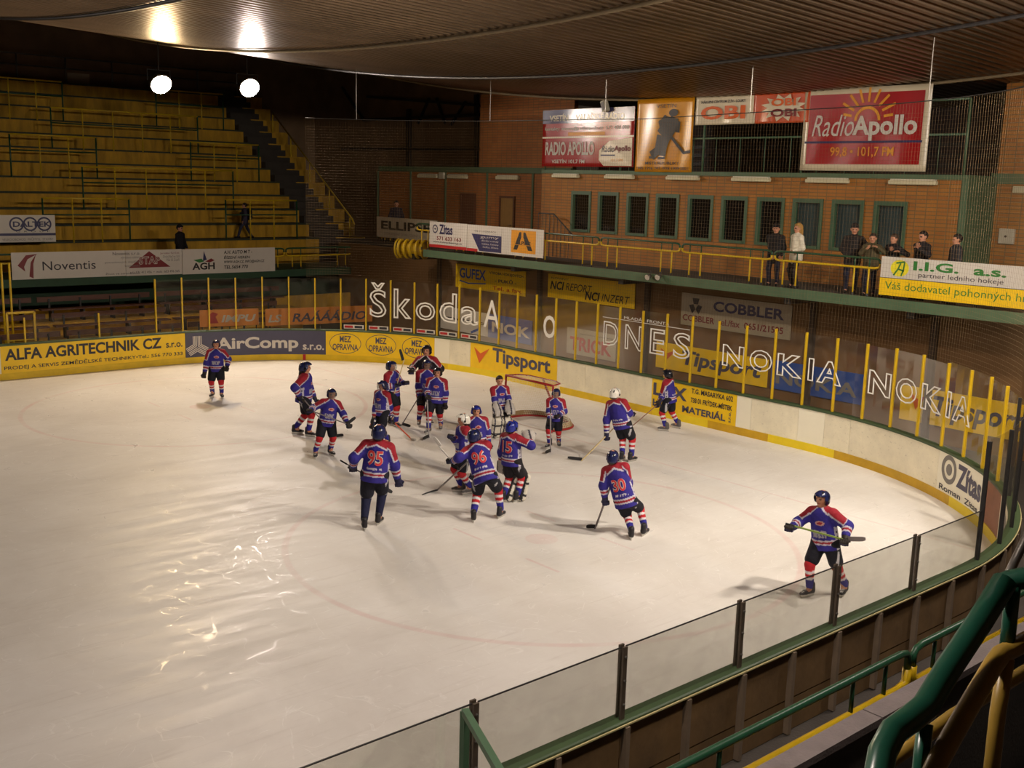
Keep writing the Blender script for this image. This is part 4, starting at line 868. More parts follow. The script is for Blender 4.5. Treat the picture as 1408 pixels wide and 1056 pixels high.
# upper gallery rail and banner frame
fr = tag(empty('gallery_railing', (-4.5, -1, 6.74)), 'green pipe frame and rail along the upper gallery behind the banners', 'railing')
GP = mat('green_frame_paint', lin(70, 100, 74), 0.5, 0.12, 4)
for v in (-8.7, -5.0, -1.5, 2.1, onu(1330, 190, -4.5)[1]): MB().tube([(-4.5, v, 6.74), (-4.5, v, 8.62)], 0.035, 8).build('post', GP, fr, True)
ve = onu(1330, 190, -4.5)[1]
for z in (8.62, 7.75): MB().tube([(-4.5, -8.7, z), (-4.5, ve, z)], 0.03, 8).build('rail', GP, fr, True)
for v in np.arange(-8.2, ve, 0.9): MB().tube([(-4.5, v, 7.75), (-4.5, v, 6.74)], 0.012, 6).build('baluster', GP, fr, True)

# fluorescent fittings (unlit)
FIT = mat('cream_light_fitting', lin(206, 198, 164), 0.5, 0.08)
for k, (a, b) in enumerate(((-8.2, -6.9), (-5.6, -4.3), (-2.86, -1.55), (-0.26, 1.11), (2.35, 3.71), (4.93, 6.28))):
    o = tag(empty('light_fitting', (UB+0.06, (a+b)/2, 6.52)), 'cream unlit tube light on the brick block, %s from its left end' % ('first', 'second', 'third', 'fourth', 'fifth', 'sixth')[k], 'light fitting', 'tube lights under the upper gallery')
    rounded(MB().box((UB, a, 6.47), (UB+0.16, b, 6.58)).build('diffuser', FIT, o), 0.03, 3)
    MB().box((UB, a+0.05, 6.58), (UB+0.12, b-0.05, 6.62)).build('base', M['plastic'], o)
for a, b, t in ((-13.1, -11.75, 'above the tan door'), (-18.4, -17.0, 'in the left corner'), (-16.3, -15.0, 'left of the brown door')):
    o = tag(empty('light_fitting', (UL+0.06, (a+b)/2, 6.4)), 'cream unlit tube light on the recessed brick wall '+t, 'light fitting', 'tube lights on the recessed wall')
    rounded(MB().box((UL, a, 6.36), (UL+0.15, b, 6.5)).build('diffuser', FIT, o), 0.03, 3); MB().box((UL, a+0.05, 6.5), (UL+0.1, b-0.05, 6.54)).build('base', M['plastic'], o)
def wallbox(name, label, cat, x0, y0, x1, y1, u, d, m, knob=None):
    a = onu(x0, y0, u); b = onu(x1, y1, u); r = tag(empty(name, (u, (a[1]+b[1])/2, b[2])), label, cat)
    rounded(MB().box((u, a[1], b[2]), (u+d, b[1], a[2])).build('casing', m, r), 0.02, 2)
    cv, cz = (a[1]+b[1])/2, (a[2]+b[2])/2
    MB().box((u+d, a[1]+0.04, b[2]+0.04), (u+d+0.01, b[1]-0.04, a[2]-0.04)).build('cover', m, r)
    if knob: MB().tube([(u+d+0.01, cv, cz), (u+d+0.03, cv, cz)], knob, 10).build('knob', M['dark'], r)
wallbox('electric_box', 'pale flat electric box on the right brick wall', 'electric box', 1376, 314, 1395, 336, UL, 0.1, M['plastic'], 0.03)
wallbox('wall_light', 'white rounded emergency light beside the green corner column', 'wall light', 1332, 241, 1342, 256, UL, 0.14, M['plastic'])
wallbox('wall_light', 'cream long light at the right picture edge', 'wall light', 1396, 256, 1418, 266, UL, 0.14, FIT)
wallbox('wall_light', 'small white emergency light on the dim left brick wall', 'wall light', 606, 237, 613, 246, UL, 0.12, M['plastic'])
# small lamps below the balcony edge
for k, x in enumerate((893, 907)):
    c = onu(x, 379, -1.9); r = tag(empty('spot_lamp', c), 'small grey spot lamp under the balcony edge, %s of two' % ('left', 'right')[k], 'lamp', 'spot lamps under the balcony')
    MB().tube([c+np.array([-0.05, 0, 0]), c+np.array([0.02, 0, -0.02]), c+np.array([0.1, 0, -0.05])], 0.05, 12, 0.09).build('housing', M['steel'], r, True)
    MB().tube([c+np.array([0.1, 0, -0.05]), c+np.array([0.11, 0, -0.053])], 0.085, 12).build('lens', M['white'], r); MB().tube([c+np.array([-0.05, 0, 0]), c+np.array([-0.06, 0, 0.15])], 0.012, 6).build('arm', M['dark'], r)
# loudspeaker on the banner frame
c = onu(832, 146, -4.3); r = tag(empty('loudspeaker', c), 'white tilted loudspeaker above the navy radio banner', 'loudspeaker')
rounded(MB().obox(c, np.array([0.1, 0, 0]), np.array([0, 0.09, 0.03]), np.array([0, 0.07, -0.17])*-1).build('cabinet', M['plastic'], r), 0.02, 2)
MB().obox(c+np.array([0.105, 0, 0]), np.array([0.006, 0, 0]), np.array([0, 0.07, 0.024]), np.array([0, -0.055, 0.13])).build('grille', M['grey'], r); MB().tube([c, c+np.array([0, 0, -0.4])], 0.015, 6).build('bracket', M['dark'], r)
# yellow drum horn at the end of the balcony
c = np.array([-2.3, -13.7, 3.63]); ax = np.array([0.45, -0.85, 0.0]); ax /= np.linalg.norm(ax); si = np.cross(ax, (0, 0, 1))
r = tag(empty('hose_reel', c-np.array([0, 0, 0.4])), 'yellow ribbed drum at the left end of the balcony', 'drum')
MB().tube([c-ax*0.55, c+ax*0.5], 0.26, 20).build('core', M['yellow'], r, True)
for k in range(5):
    q = c+ax*(-0.5+0.25*k); MB().tube([q+0.33*(math.cos(2*PI*i/24)*si+math.sin(2*PI*i/24)*np.array([0, 0, 1])) for i in range(25)], 0.055, 8).build('coil', M['yellow'], r, True)
q = c+ax*0.62; MB().tube([q+0.36*(math.cos(2*PI*i/24)*si+math.sin(2*PI*i/24)*np.array([0, 0, 1])) for i in range(25)], 0.035, 8).build('rim', M['yellow'], r, True)
for a in (0, PI/2, PI, 1.5*PI): MB().tube([q, q+0.36*(math.cos(a)*si+math.sin(a)*np.array([0, 0, 1]))], 0.02, 6).build('spoke', M['yellow'], r)
MB().tube([c-ax*0.3+np.array([0, 0, -0.3]), (-2.6, -12.55, 3.5)], 0.04, 6).build('support', M['dark'], r)
# spiral stair rail at the block's corner
r = tag(empty('stair_railing', (-4.1, -7.9, 3.66)), 'dark curved stair railing at the left end of the brick block', 'railing')
top = [(-4.15, -8.6+0.2*i, 5.2 if i < 5 else 5.2-0.14*(i-4)) for i in range(10)]
MB().tube(top, 0.025, 6).build('handrail', M['dark'], r, True)
for p_ in top: MB().tube([p_, (p_[0], p_[1], 3.7)], 0.012, 6).build('baluster', M['dark'], r)

# ================================================================== far grandstand
CY = mat('yellow_painted_concrete', lin(190, 146, 32), 0.75, 0.4, 1.6, 0.15, 20, stretch=(1.6, 1, 0.35)); TR = mat('dark_green_tread', lin(52, 58, 40), 0.75, 0.25, 1.2)
stand = tag(empty('grandstand', (4, -23, 2.42)), 'steep yellow terraced grandstand rising behind the far gallery', 'grandstand')
RUN, RISE, Z0 = 0.9, 0.615, 3.55
for k in range(12):
    v = -23-RUN*k; z = Z0+RISE*k; zb = 2.42 if k == 0 else z-RISE
    MB().box((22, v-RUN, zb), (-3.7, v, z-0.07)).build('riser', CY, stand, origin=(9, v, zb))
    MB().box((22, v-RUN, z-0.07), (-3.7, v+0.05, z)).build('tread', TR, stand, origin=(9, v, z))
    # stairway at the right end
    MB().box((-3.7, v-RUN, zb), (-5.3, v, z-0.02)).build('stair_block', M['darkconcrete'], stand, origin=(-4.5, v, zb))
    MB().box((-3.7, v-RUN*0.5, z-0.02), (-5.3, v-RUN, z+RISE*0.5)).build('stair_step', M['darkconcrete'], stand, origin=(-4.5, v, z))
    MB().box((-4.6, v-0.03, z-0.05), (-6.2, v+0.02, z)).build('stair_nosing', CY, stand, origin=(-5.4, v, z))
    MB().box((-5.3, v-RUN, zb), (-6.2, v, z-0.05)).build('end_block', CY, stand, origin=(-5.8, v, zb))
hr = tag(empty('handrail', (-5.3, -23, 3.55)), 'yellow sloping handrail beside the grandstand stairs', 'railing')
MB().tube([(-5.35, -22.6, 4.15), (-5.35, -22.8, 4.4), (-5.35, -23-RUN*8, Z0+RISE*8+0.95)], 0.04, 8).build('rail', M['yellow'], hr, True)
for k in range(0, 9, 2): MB().tube([(-5.35, -23-RUN*k, Z0+RISE*k), (-5.35, -23-RUN*k, Z0+RISE*k+0.9)], 0.03, 8).build('post', M['yellow'], hr, True)
def barrier(label, k, u0, u1, mids):
    v = -23-RUN*k+0.09; z = Z0+RISE*k; h = 1.66
    r = tag(empty('crowd_barrier', ((u0+u1)/2, v, z)), label, 'barrier', 'crowd barriers on the grandstand')
    for u in (u0, u1): MB().tube([(u, v, z-0.05), (u, v, z+h)], 0.035, 8).build('end_post', M['green'], r, True)
    for u in mids: MB().tube([(u, v, z-0.05), (u, v, z+h)], 0.03, 8).build('post', M['yellow'], r, True)
    MB().tube([(u0, v, z+h), (u1, v, z+h)], 0.035, 8).build('top_rail', M['yellow'], r, True)
    MB().tube([(u0, v, z+h*0.62), (u1, v, z+h*0.62)], 0.03, 8).build('mid_rail', M['green'], r, True)
def even(u0, u1, n): return [u0+(u1-u0)*(i+1)/(n+1) for i in range(n)]
for lab, k, a, b, n in (('on the lowest terrace left of the dark standing man', 0, 8.5, 5.14, 2), ('on the lowest terrace behind the walking person', 0, 0.94, -2.5, 2), ('wide on the third terrace', 2, 6.3, -0.33, 4), ('on the fifth terrace at the left', 4, 8.5, 5.03, 2), ('on the fifth terrace at the right', 4, 0.8, -2.57, 2),
                        ('wide on the seventh terrace', 6, 6.24, -0.4, 4), ('on the ninth terrace at the left', 8, 8.5, 5.1, 2), ('on the ninth terrace at the right', 8, 0.8, -2.6, 2), ('on the third terrace at the left edge', 2, 14.5, 9.6, 3), ('on the seventh terrace at the left edge', 6, 14.5, 9.6, 3)):
    barrier('green and yellow crowd barrier '+lab, k, a, b, even(a, b, n))
# lower benches behind the far boards
low_st = tag(empty('bench_terrace', (8, -18, 0)), 'low yellow concrete steps under the brown benches', 'terrace')
for k in range(3):
    v = -15.6-1.45*k; z = 0.12+0.42*k
    MB().box((22, v-1.45, 0), (1.6-0.9*k, v, z)).build('step', CY, low_st, origin=(10, v, 0))
names3 = ('front', 'middle', 'back')
for k in range(3):
    v = -16.0-1.45*k; z = 0.12+0.42*k
    for q, (ua, ub) in enumerate(((15.5, 10.2), (10.0, 5.9), (5.7, 2.2-0.9*k))):
        r = tag(empty('bench', ((ua+ub)/2, v, z)), 'brown wooden bench in the %s row, %s section behind the far boards' % (names3[k], ('left', 'middle', 'right')[q]), 'bench', 'brown benches behind the far boards')
        MB().box((ua, v-0.36, z+0.42), (ub, v, z+0.47)).build('seat', M['wood'], r); MB().box((ua, v-0.5, z+0.68), (ub, v-0.45, z+0.86)).build('backrest', M['wood'], r)
        for u in np.linspace(ua-0.4, ub+0.4, 4): MB().box((u-0.03, v-0.32, z), (u+0.03, v-0.06, z+0.42)).box((u-0.03, v-0.45, z), (u+0.03, v-0.4, z+0.8)).build('leg', M['dark'], r)
tr_ = tag(empty('top_railing', (4, -33.2, 10.3)), 'dim pipe railing along the top of the grandstand', 'railing')
for z in (11.0, 11.5): MB().tube([(20, -33.3, z), (-6, -33.3, z)], 0.04, 6).build('rail', M['steel'], tr_, True)
for u in np.arange(-5, 20, 2.2): MB().tube([(u, -33.3, 10.3), (u, -33.3, 11.5)], 0.035, 6).build('post', M['steel'], tr_, True)
# yellow-green fence pieces under the gallery
struct(MB().box((22, -20.2, 0), (-6, -20.06, 1.3)).build('wall_under_gallery', CY))

# ================================================================== near side in the foreground
struct(MB().box((2, 15.05, 0), (40, 15.7, 0.55)).build('floor_near_step', M['darkconcrete']))
for k in range(13):
    u = 4+2.2*k; pz = MB().box((u+0.01, 15.0, 0.55), (u+2.19, 15.68, 0.6)).build('trim_step_slab', M['darkconcrete']); struct(pz)
para = struct(MB().box((2, 16.0, 0), (40, 16.12, 1.80)).build('wall_near_parapet', M['darkconcrete']))
for k in range(8):
    u = 5+3.1*k; MB().box((u+0.008, 15.96, 1.80), (u+3.09, 16.15, 1.87)).build('coping_slab', mat('grey_violet_coping', lin(118, 108, 106), 0.8, 0.25, 3, 0.3, 40), para)
jn = [24.8, 20.9, 17.0, 13.12, 9.3, 5.6]
tl = ['furthest left below the picture', 'at the bottom of the picture', 'ending at the joint in the right foreground', 'right of the joint in the foreground', 'at the right picture edge']
for i in range(5): loop_rail('green and yellow ringside rail section '+tl[i], (jn[i], 15.75, 0.6), (jn[i+1], 15.75, 0.6), 2.02, 1.66, 0.6, 'ringside rail sections', (0.45, 1.0), 0.035, 1.3)
struct(MB().box((2, 16.2, 0), (40, 17.6, 0.3)).box((2, 17.6, 0), (40, 19.0, 1.5)).box((2, 19.0, 0), (40, 28.9, 3.2)).build('floor_near_stand', M['darkconcrete']))
# gate post frame standing by the near boards
gt = tag(empty('gate_frame', (17.1, 13.95, 0)), 'green square tube gate frame at the bottom of the picture', 'gate')
a, b = np.array([17.06, 13.92, 1.9]), np.array([17.45, 14.85, 1.9])
MB().bar((a[0], a[1], 0), a, 0.06, 0.06, (1, 0, 0)).build('post', GP, gt); MB().bar((b[0], b[1], 0), b, 0.06, 0.06, (1, 0, 0)).build('post', GP, gt)
MB().bar(a, b, 0.06, 0.06).build('top_bar', GP, gt); MB().bar(a-np.array([0, 0, 0.9]), b-np.array([0, 0, 0.9]), 0.05, 0.05).build('lower_bar', GP, gt)
# stair handrail close to the camera
def nearp(x, y, D): d = ray(x, y); return CAM+D*d/np.linalg.norm(d)
r = tag(empty('stair_handrail', nearp(1330, 1056, 2.6)-np.array([0, 0, 1.2])), 'thick green and yellow stair handrail close up at the lower right', 'railing')
DG = mat('deep_green_gloss_paint', lin(24, 70, 54), 0.3, 0.15, 8); DY = mat('ochre_gloss_paint', lin(142, 114, 44), 0.4, 0.15, 8)
MB().tube([nearp(*t) for t in ((1206, 1120, 2.25), (1207, 1070, 2.27), (1213, 1035, 2.3), (1228, 1006, 2.33), (1250, 990, 2.37), (1272, 972, 2.4), (1300, 925, 2.47), (1345, 858, 2.55), (1381, 800, 2.62))], 0.027, 14).build('top_rail', DG, r, True)
MB().tube([nearp(*t) for t in ((1372, 806, 2.66), (1390, 798, 2.67), (1440, 790, 2.62))], 0.024, 12).build('top_rail', DG, r, True)
MB().tube([nearp(*t) for t in ((1393, 806, 2.64), (1384, 895, 2.66))], 0.016, 12).build('post', DG, r, True)
MB().tube([nearp(*t) for t in ((1262, 1110, 2.3), (1290, 1046, 2.4), (1330, 975, 2.5), (1366, 914, 2.6), (1376, 900, 2.63), (1390, 893, 2.66), (1440, 866, 2.7))], 0.021, 14).build('lower_rail', DY, r, True)
MB().tube([nearp(*t) for t in ((1384, 905, 2.64), (1372, 980, 2.66), (1358, 1110, 2.7))], 0.017, 12).build('post', DY, r, True)
MB().tube([nearp(*t) for t in ((1272, 995, 2.42), (1260, 1110, 2.45))], 0.016, 12).build('post', DG, r, True)
MB().tube([nearp(*t) for t in ((1225, 1045, 2.7), (1260, 1022, 2.75), (1310, 985, 2.85), (1440, 905, 3.1))], 0.017, 12).build('back_rail', DY, r, True)
MB().tube([nearp(*t) for t in ((1382, 800, 3.6), (1396, 770, 3.7), (1430, 700, 3.9))], 0.014, 10).build('far_rail', M['steel'], r, True)
# ================================================================== people
def surfnet(F, o, h):
    """surface nets over a sampled distance field -> vertices, quads"""
    nx, ny, nz = F.shape; ins = F < 0
    c = [ins[i:nx-1+i, j:ny-1+j, k:nz-1+k] for i in (0, 1) for j in (0, 1) for k in (0, 1)]
    tot = sum(t.astype(np.int8) for t in c); act = (tot > 0) & (tot < 8)
    idx = -np.ones(act.shape, np.int64); I = np.argwhere(act); idx[act] = np.arange(len(I))
    acc = np.zeros((len(I), 3)); cnt = np.zeros(len(I))
    off = [(i, j, k) for i in (0, 1) for j in (0, 1) for k in (0, 1)]
    for a in off:
        for ax in range(3):
            if a[ax]: continue
            b = list(a); b[ax] = 1
            fa = F[I[:, 0]+a[0], I[:, 1]+a[1], I[:, 2]+a[2]]; fb = F[I[:, 0]+b[0], I[:, 1]+b[1], I[:, 2]+b[2]]
            m = (fa < 0) != (fb < 0); t = fa[m]/(fa[m]-fb[m]); p = np.tile(np.array(a, float), (m.sum(), 1)); p[:, ax] += t
            acc[m] += p; cnt[m] += 1
    V = o+h*(I+acc/cnt[:, None]); Q = []
    for ax in range(3):
        sl0 = [slice(None)]*3; sl1 = [slice(None)]*3; sl0[ax] = slice(0, -1); sl1[ax] = slice(1, None)
        ch = ins[tuple(sl0)] != ins[tuple(sl1)]; E_ = np.argwhere(ch)
        b, d = (ax+1) % 3, (ax+2) % 3; mx = act.shape
        ok = (E_[:, b] > 0) & (E_[:, d] > 0) & (E_[:, b] < mx[b]) & (E_[:, d] < mx[d]) & (E_[:, ax] < mx[ax]); E_ = E_[ok]
        def cell(db, dd):
            t = E_.copy(); t[:, b] += db; t[:, d] += dd; return idx[t[:, 0], t[:, 1], t[:, 2]]
        q = np.stack([cell(-1, -1), cell(0, -1), cell(0, 0), cell(-1, 0)], 1)
        st = ins[E_[:, 0], E_[:, 1], E_[:, 2]]; q[~st] = q[~st][:, ::-1]; Q.append(q)
    return V, np.concatenate(Q)

class Prim:
    """tapered capsule; flat = (axis, factor) widens the section along axis"""
    def __init__(s, a, b, ra, rb=None, tag_='', flat=None): s.a, s.b = np.asarray(a, float), np.asarray(b, float); s.ra = ra; s.rb = ra if rb is None else rb; s.tag = tag_; s.flat = flat
    def d(s, P):
        ab = s.b-s.a; L2 = ab@ab; ap = P-s.a
        t = np.clip((ap@ab)/L2, 0, 1) if L2 > 1e-12 else np.zeros(P.shape[:-1])
        q = ap-t[..., None]*ab
        if s.flat is not None:
            for ax, f in s.flat: q = q-ax*((q@ax)*(1-1/f))[..., None]
        return np.sqrt((q*q).sum(-1))-(s.ra+(s.rb-s.ra)*t)
    def t(s, P):
        ab = s.b-s.a; return np.clip(((P-s.a)@ab)/max(ab@ab, 1e-12), -0.3, 1.3)
def blend(prims, P, k):
    D = prims[0].d(P)
    for p in prims[1:]:
        e = p.d(P); hh = np.clip(0.5+0.5*(e-D)/k, 0, 1); D = e*(1-hh)+D*hh-k*hh*(1-hh)
    return D
def sdf_object(name, prims, h, k, parent, m, colf=None, cut=None, shared=None):
    lo = np.min([np.minimum(p.a, p.b)-max(p.ra, p.rb)*1.75 for p in prims], 0)-2*h; hi = np.max([np.maximum(p.a, p.b)+max(p.ra, p.rb)*1.75 for p in prims], 0)+2*h
    n = np.ceil((hi-lo)/h).astype(int)+1
    g = np.stack(np.meshgrid(*[lo[i]+h*np.arange(n[i]) for i in range(3)], indexing='ij'), -1)
    F = blend(prims, g, k)
    if cut is not None: F = cut(g, F)
    V, Q = surfnet(F, lo, h)
    w = wloc(parent) if parent is not None else np.zeros(3)
    me = bpy.data.meshes.new(name); me.vertices.add(len(V)); me.vertices.foreach_set('co', (V-w).ravel())
    me.loops.add(Q.size); me.loops.foreach_set('vertex_index', Q.ravel().astype(np.int32))
    me.polygons.add(len(Q)); me.polygons.foreach_set('loop_start', np.arange(0, Q.size, 4, dtype=np.int32))
    me.polygons.foreach_set('use_smooth', np.ones(len(Q), bool)); me.update(calc_edges=True); me.validate()
    if colf is not None:
        c = colf(V); ca = me.color_attributes.new('Col', 'FLOAT_COLOR', 'POINT'); ca.data.foreach_set('color', np.concatenate([c, np.ones((len(c), 1))], 1).ravel().astype(np.float32))
    if shared: me.materials.append(m); return me
    return link(name, me, m, parent)

def unit(v): v = np.asarray(v, float); return v/max(np.linalg.norm(v), 1e-9)
def ik(a, c, l1, l2, pole):
    d = c-a; L = np.linalg.norm(d); s = max(1.0, L/(0.995*(l1+l2))); l1 *= s; l2 *= s; e = d/max(L, 1e-6)
    x = (L*L+l1*l1-l2*l2)/(2*max(L, 1e-6)); y = math.sqrt(max(l1*l1-x*x, 0)); n = unit(pole-e*(pole@e)); return a+e*x+n*y

JB, JR, JW = lin(48, 40, 128), lin(146, 30, 44), lin(190, 186, 198)
SKIN = mat_vcol('skin', 0.55, 0.02); CLOTH = mat_vcol('printed_knit_cloth', 0.8, 0.35); PADM = mat_vcol('goalie_pad_leather', 0.5, 0.1)

# ---- shared pieces, modelled once round the origin
X, Y, Z = np.eye(3)
def make_glove():
    """hockey glove: wrist at origin, fingers along +X curled round the Y axis; thumb on the side"""
    P = [Prim((-0.12, 0, 0), (0.0, 0, 0), 0.062, 0.05, 'cuff', [(Y, 1.15)]), Prim((0.01, 0, 0.0), (0.06, 0, 0.005), 0.036, 0.034, 'palm', [(Y, 1.55)])]
    for i in range(4):
        y = -0.05+0.033*i; ln = (0.9, 1.05, 1.0, 0.82)[i]
        a, b, c, d = (np.array(t) for t in ((0.07, y, 0.02), (0.07+0.05*ln, y*1.05, 0.008), (0.075+0.045*ln, y*1.05, -0.04), (0.06+0.01*ln, y*1.05, -0.062)))
        for p, q in ((a, b), (b, c), (c, d)): P.append(Prim(p, q, 0.0165, 0.0155, 'f'))
    P += [Prim((0.03, -0.055, -0.01), (0.07, -0.075, -0.035), 0.02, 0.018, 'f'), Prim((0.07, -0.075, -0.035), (0.1, -0.05, -0.06), 0.018, 0.015, 'f')]
    return P
def glove_mesh(c1, c2, mirror):
    P = make_glove()
    if mirror:
        for p in P: p.a = p.a*np.array([1, -1, 1]); p.b = p.b*np.array([1, -1, 1])
    def colf(V):
        c = np.tile(np.array(c1), (len(V), 1)); c[(V[:, 0] < -0.06) & (V[:, 0] > -0.1)] = c2; c[V[:, 2] < -0.03] = lin(40, 34, 30); return c
    return sdf_object('glove', P, 0.009, 0.012, None, mat_vcol('glove_leather', 0.6, 0.15), colf, shared=True)
GLOVE = {k: [glove_mesh(a, b, mm) for mm in (False, True)] for k, a, b in (('navy', lin(32, 32, 62), lin(200, 196, 196)), ('black', lin(26, 24, 28), lin(150, 30, 36)))}
HELM_P = [Prim((0, -0.02, 0.005), (0, 0.02, 0.01), 0.116, 0.114, '', [(Y, 1.14)]), Prim((0, -0.06, -0.06), (0, -0.02, -0.02), 0.1, 0.11), Prim((0.1, 0.0, -0.06), (0.1, 0.02, -0.02), 0.03, 0.03), Prim((-0.1, 0, -0.06), (-0.1, 0.02, -0.02), 0.03, 0.03), Prim((0, 0.1, 0.055), (0, 0.115, 0.05), 0.035, 0.03, '', [(X, 2.2)])]
def helm_cut(g, F):
    face = np.maximum(np.maximum(np.abs(g[..., 0])-0.092, 0.035-g[..., 1]), g[..., 2]-0.045); F = np.maximum(F, -face)
    F = np.maximum(F, -(g[..., 2]+0.12)); inner = np.sqrt((g[..., 0])**2+(g[..., 1]/1.1)**2+(g[..., 2]+0.02)**2)-0.1; F = np.maximum(F, -np.maximum(inner, g[..., 2]+0.02))
    for x in (-0.05, 0.05): F = np.maximum(F, -(np.sqrt((g[..., 0]-x)**2+(g[..., 2]-0.14)**2*0.8)-0.016))
    return F
def helm_col(base):
    def f(V):
        c = np.tile(np.array(base), (len(V), 1)); x, y, z = V.T; dk = np.array(lin(20, 20, 24))
        c[(np.abs(y+0.015) < 0.007) & (z > -0.02)] = dk; c[(z < -0.09)] = dk
        c[(np.abs(np.abs(x)-0.045) < 0.012) & (np.abs(y-0.06) < 0.03) & (z > 0.06)] = dk; c[(np.abs(np.abs(x)-0.04) < 0.012) & (y < -0.06) & (np.abs(z-0.06) < 0.025)] = dk
        c[(np.abs(x) > 0.09) & (np.abs(y) < 0.025) & (np.abs(z+0.03) < 0.025)] = dk; return c
    return f
HMESH = {k: sdf_object('helmet', HELM_P, 0.0095, 0.02, None, mat_vcol('helmet_shell', 0.25, 0.02, spec=0.5), helm_col(c), helm_cut, shared=True) for k, c in (('navy', lin(28, 34, 74)), ('white', lin(214, 210, 200)), ('black', lin(22, 24, 34)), ('blue', lin(34, 44, 130)))}
def cage_mesh():
    g = MB()
    for x in (-0.075, -0.045, -0.015, 0.015, 0.045, 0.075): g.tube([(x, 0.1+0.03*(1-(x/0.09)**2), 0.05), (x*0.98, 0.125+0.035*(1-(x/0.09)**2), -0.03), (x*0.8, 0.1+0.035*(1-(x/0.09)**2), -0.12)], 0.0035, 4)
    for z in (0.04, 0.005, -0.03, -0.065, -0.1): g.tube([(0.095*math.sin(t)*(1-0.15*(z < -0.07)), 0.02+0.14*math.cos(t)*(1 if z > -0.08 else 0.85), z) for t in np.linspace(-1.35, 1.35, 9)], 0.0035, 4)
    me = bpy.data.meshes.new('cage'); me.from_pydata(g.v, [], g.f); me.update(); me.materials.append(mat('cage_wire', lin(150, 150, 150), 0.35, 0.05, metal=0.6)); return me
CAGE = cage_mesh()
def boot_mesh(col, trim):
    P = [Prim((0, -0.05, 0.11), (0, -0.035, 0.2), 0.05, 0.055, '', [(Y, 1.2)]), Prim((0, -0.06, 0.09), (0, 0.1, 0.075), 0.048, 0.045), Prim((0, 0.1, 0.075), (0, 0.16, 0.07), 0.045, 0.036), Prim((0, -0.07, 0.06), (0, 0.15, 0.05), 0.022, 0.022, '', [(X, 1.5)])]
    def colf(V):
        c = np.tile(np.array(col), (len(V), 1)); c[V[:, 2] < 0.058] = trim; c[(np.abs(V[:, 0]) < 0.02) & (V[:, 1] > 0.0) & (V[:, 2] > 0.1) & (np.sin(V[:, 1]*200) > 0)] = lin(190, 186, 180); return c
    return sdf_object('boot', P, 0.012, 0.02, None, mat_vcol('boot_leather', 0.45, 0.1), colf, shared=True)
BOOT = boot_mesh(lin(40, 38, 42), lin(190, 186, 180)); BOOTG = boot_mesh(lin(88, 84, 84), lin(196, 192, 186))
def blade_mesh():
    g = MB().box((-0.003, -0.11, 0.0), (0.003, 0.17, 0.022)).box((-0.009, -0.1, 0.018), (0.009, -0.04, 0.06)).box((-0.009, 0.07, 0.018), (0.009, 0.15, 0.06))
    me = bpy.data.meshes.new('blade'); me.from_pydata(g.v, [], g.f); me.update(); me.materials.append(mat('bright_blade_steel', lin(190, 188, 182), 0.3, 0.05, metal=0.6)); return me
BLADE = blade_mesh()
def hand_mesh():
    P = [Prim((-0.05, 0, 0), (0.0, 0, 0), 0.026, 0.028), Prim((0.01, 0, 0), (0.07, 0, 0), 0.026, 0.024, '', [(Y, 1.6)])]
    for i in range(4):
        y = -0.032+0.0215*i; ln = (0.85, 1.0, 0.95, 0.75)[i]; a = np.array((0.075, y, 0)); b = a+np.array((0.038*ln, y*0.1, -0.008)); c = b+np.array((0.026*ln, 0, -0.016)); d = c+np.array((0.014*ln, 0, -0.018))
        for p, q in ((a, b), (b, c), (c, d)): P.append(Prim(p, q, 0.0092, 0.008))
    P += [Prim((0.02, -0.035, 0), (0.055, -0.06, -0.012), 0.012, 0.01), Prim((0.055, -0.06, -0.012), (0.085, -0.062, -0.02), 0.0095, 0.008)]
    return sdf_object('hand', P, 0.0065, 0.006, None, mat('hand_skin', lin(176, 122, 92), 0.55, 0.08), None, shared=True)
HAND = hand_mesh()
def place(name, me, parent, M4):
    o = bpy.data.objects.new(name, me); COL.objects.link(o); o.parent = parent; w = wloc(parent); M4 = np.array(M4, float); M4[:3, 3] -= w; o.matrix_local = Matrix(M4.tolist()); return o
def basis(x, y, z, o, s=1.0):
    m = np.eye(4); m[:3, 0] = np.asarray(x)*s; m[:3, 1] = np.asarray(y)*s; m[:3, 2] = np.asarray(z)*s; m[:3, 3] = o; return m

def head_prims(Hd, R_, F_, U_, k):
    L = lambda x, y, z: Hd+k*(R_*x+F_*y+U_*z)
    P = [Prim(L(0, 0.0, 0.015), L(0, -0.015, 0.03), 0.09*k, 0.092*k, 'head', [(U_, 1.15), (F_, 1.08)]), Prim(L(0, 0.03, -0.05), L(0, 0.045, -0.085), 0.065*k, 0.045*k, 'head'),
         Prim(L(0, 0.092, 0.0), L(0, 0.108, -0.03), 0.013*k, 0.019*k, 'nose'), Prim(L(-0.03, 0.083, 0.022), L(0.03, 0.083, 0.022), 0.017*k, 0.017*k, 'brow'), Prim(L(-0.02, 0.082, -0.062), L(0.02, 0.082, -0.062), 0.012*k, 0.012*k, 'lip')]
    for s in (-1, 1): P.append(Prim(L(s*0.093, -0.005, 0.01), L(s*0.095, -0.012, -0.025), 0.017*k, 0.012*k, 'ear'))
    return P
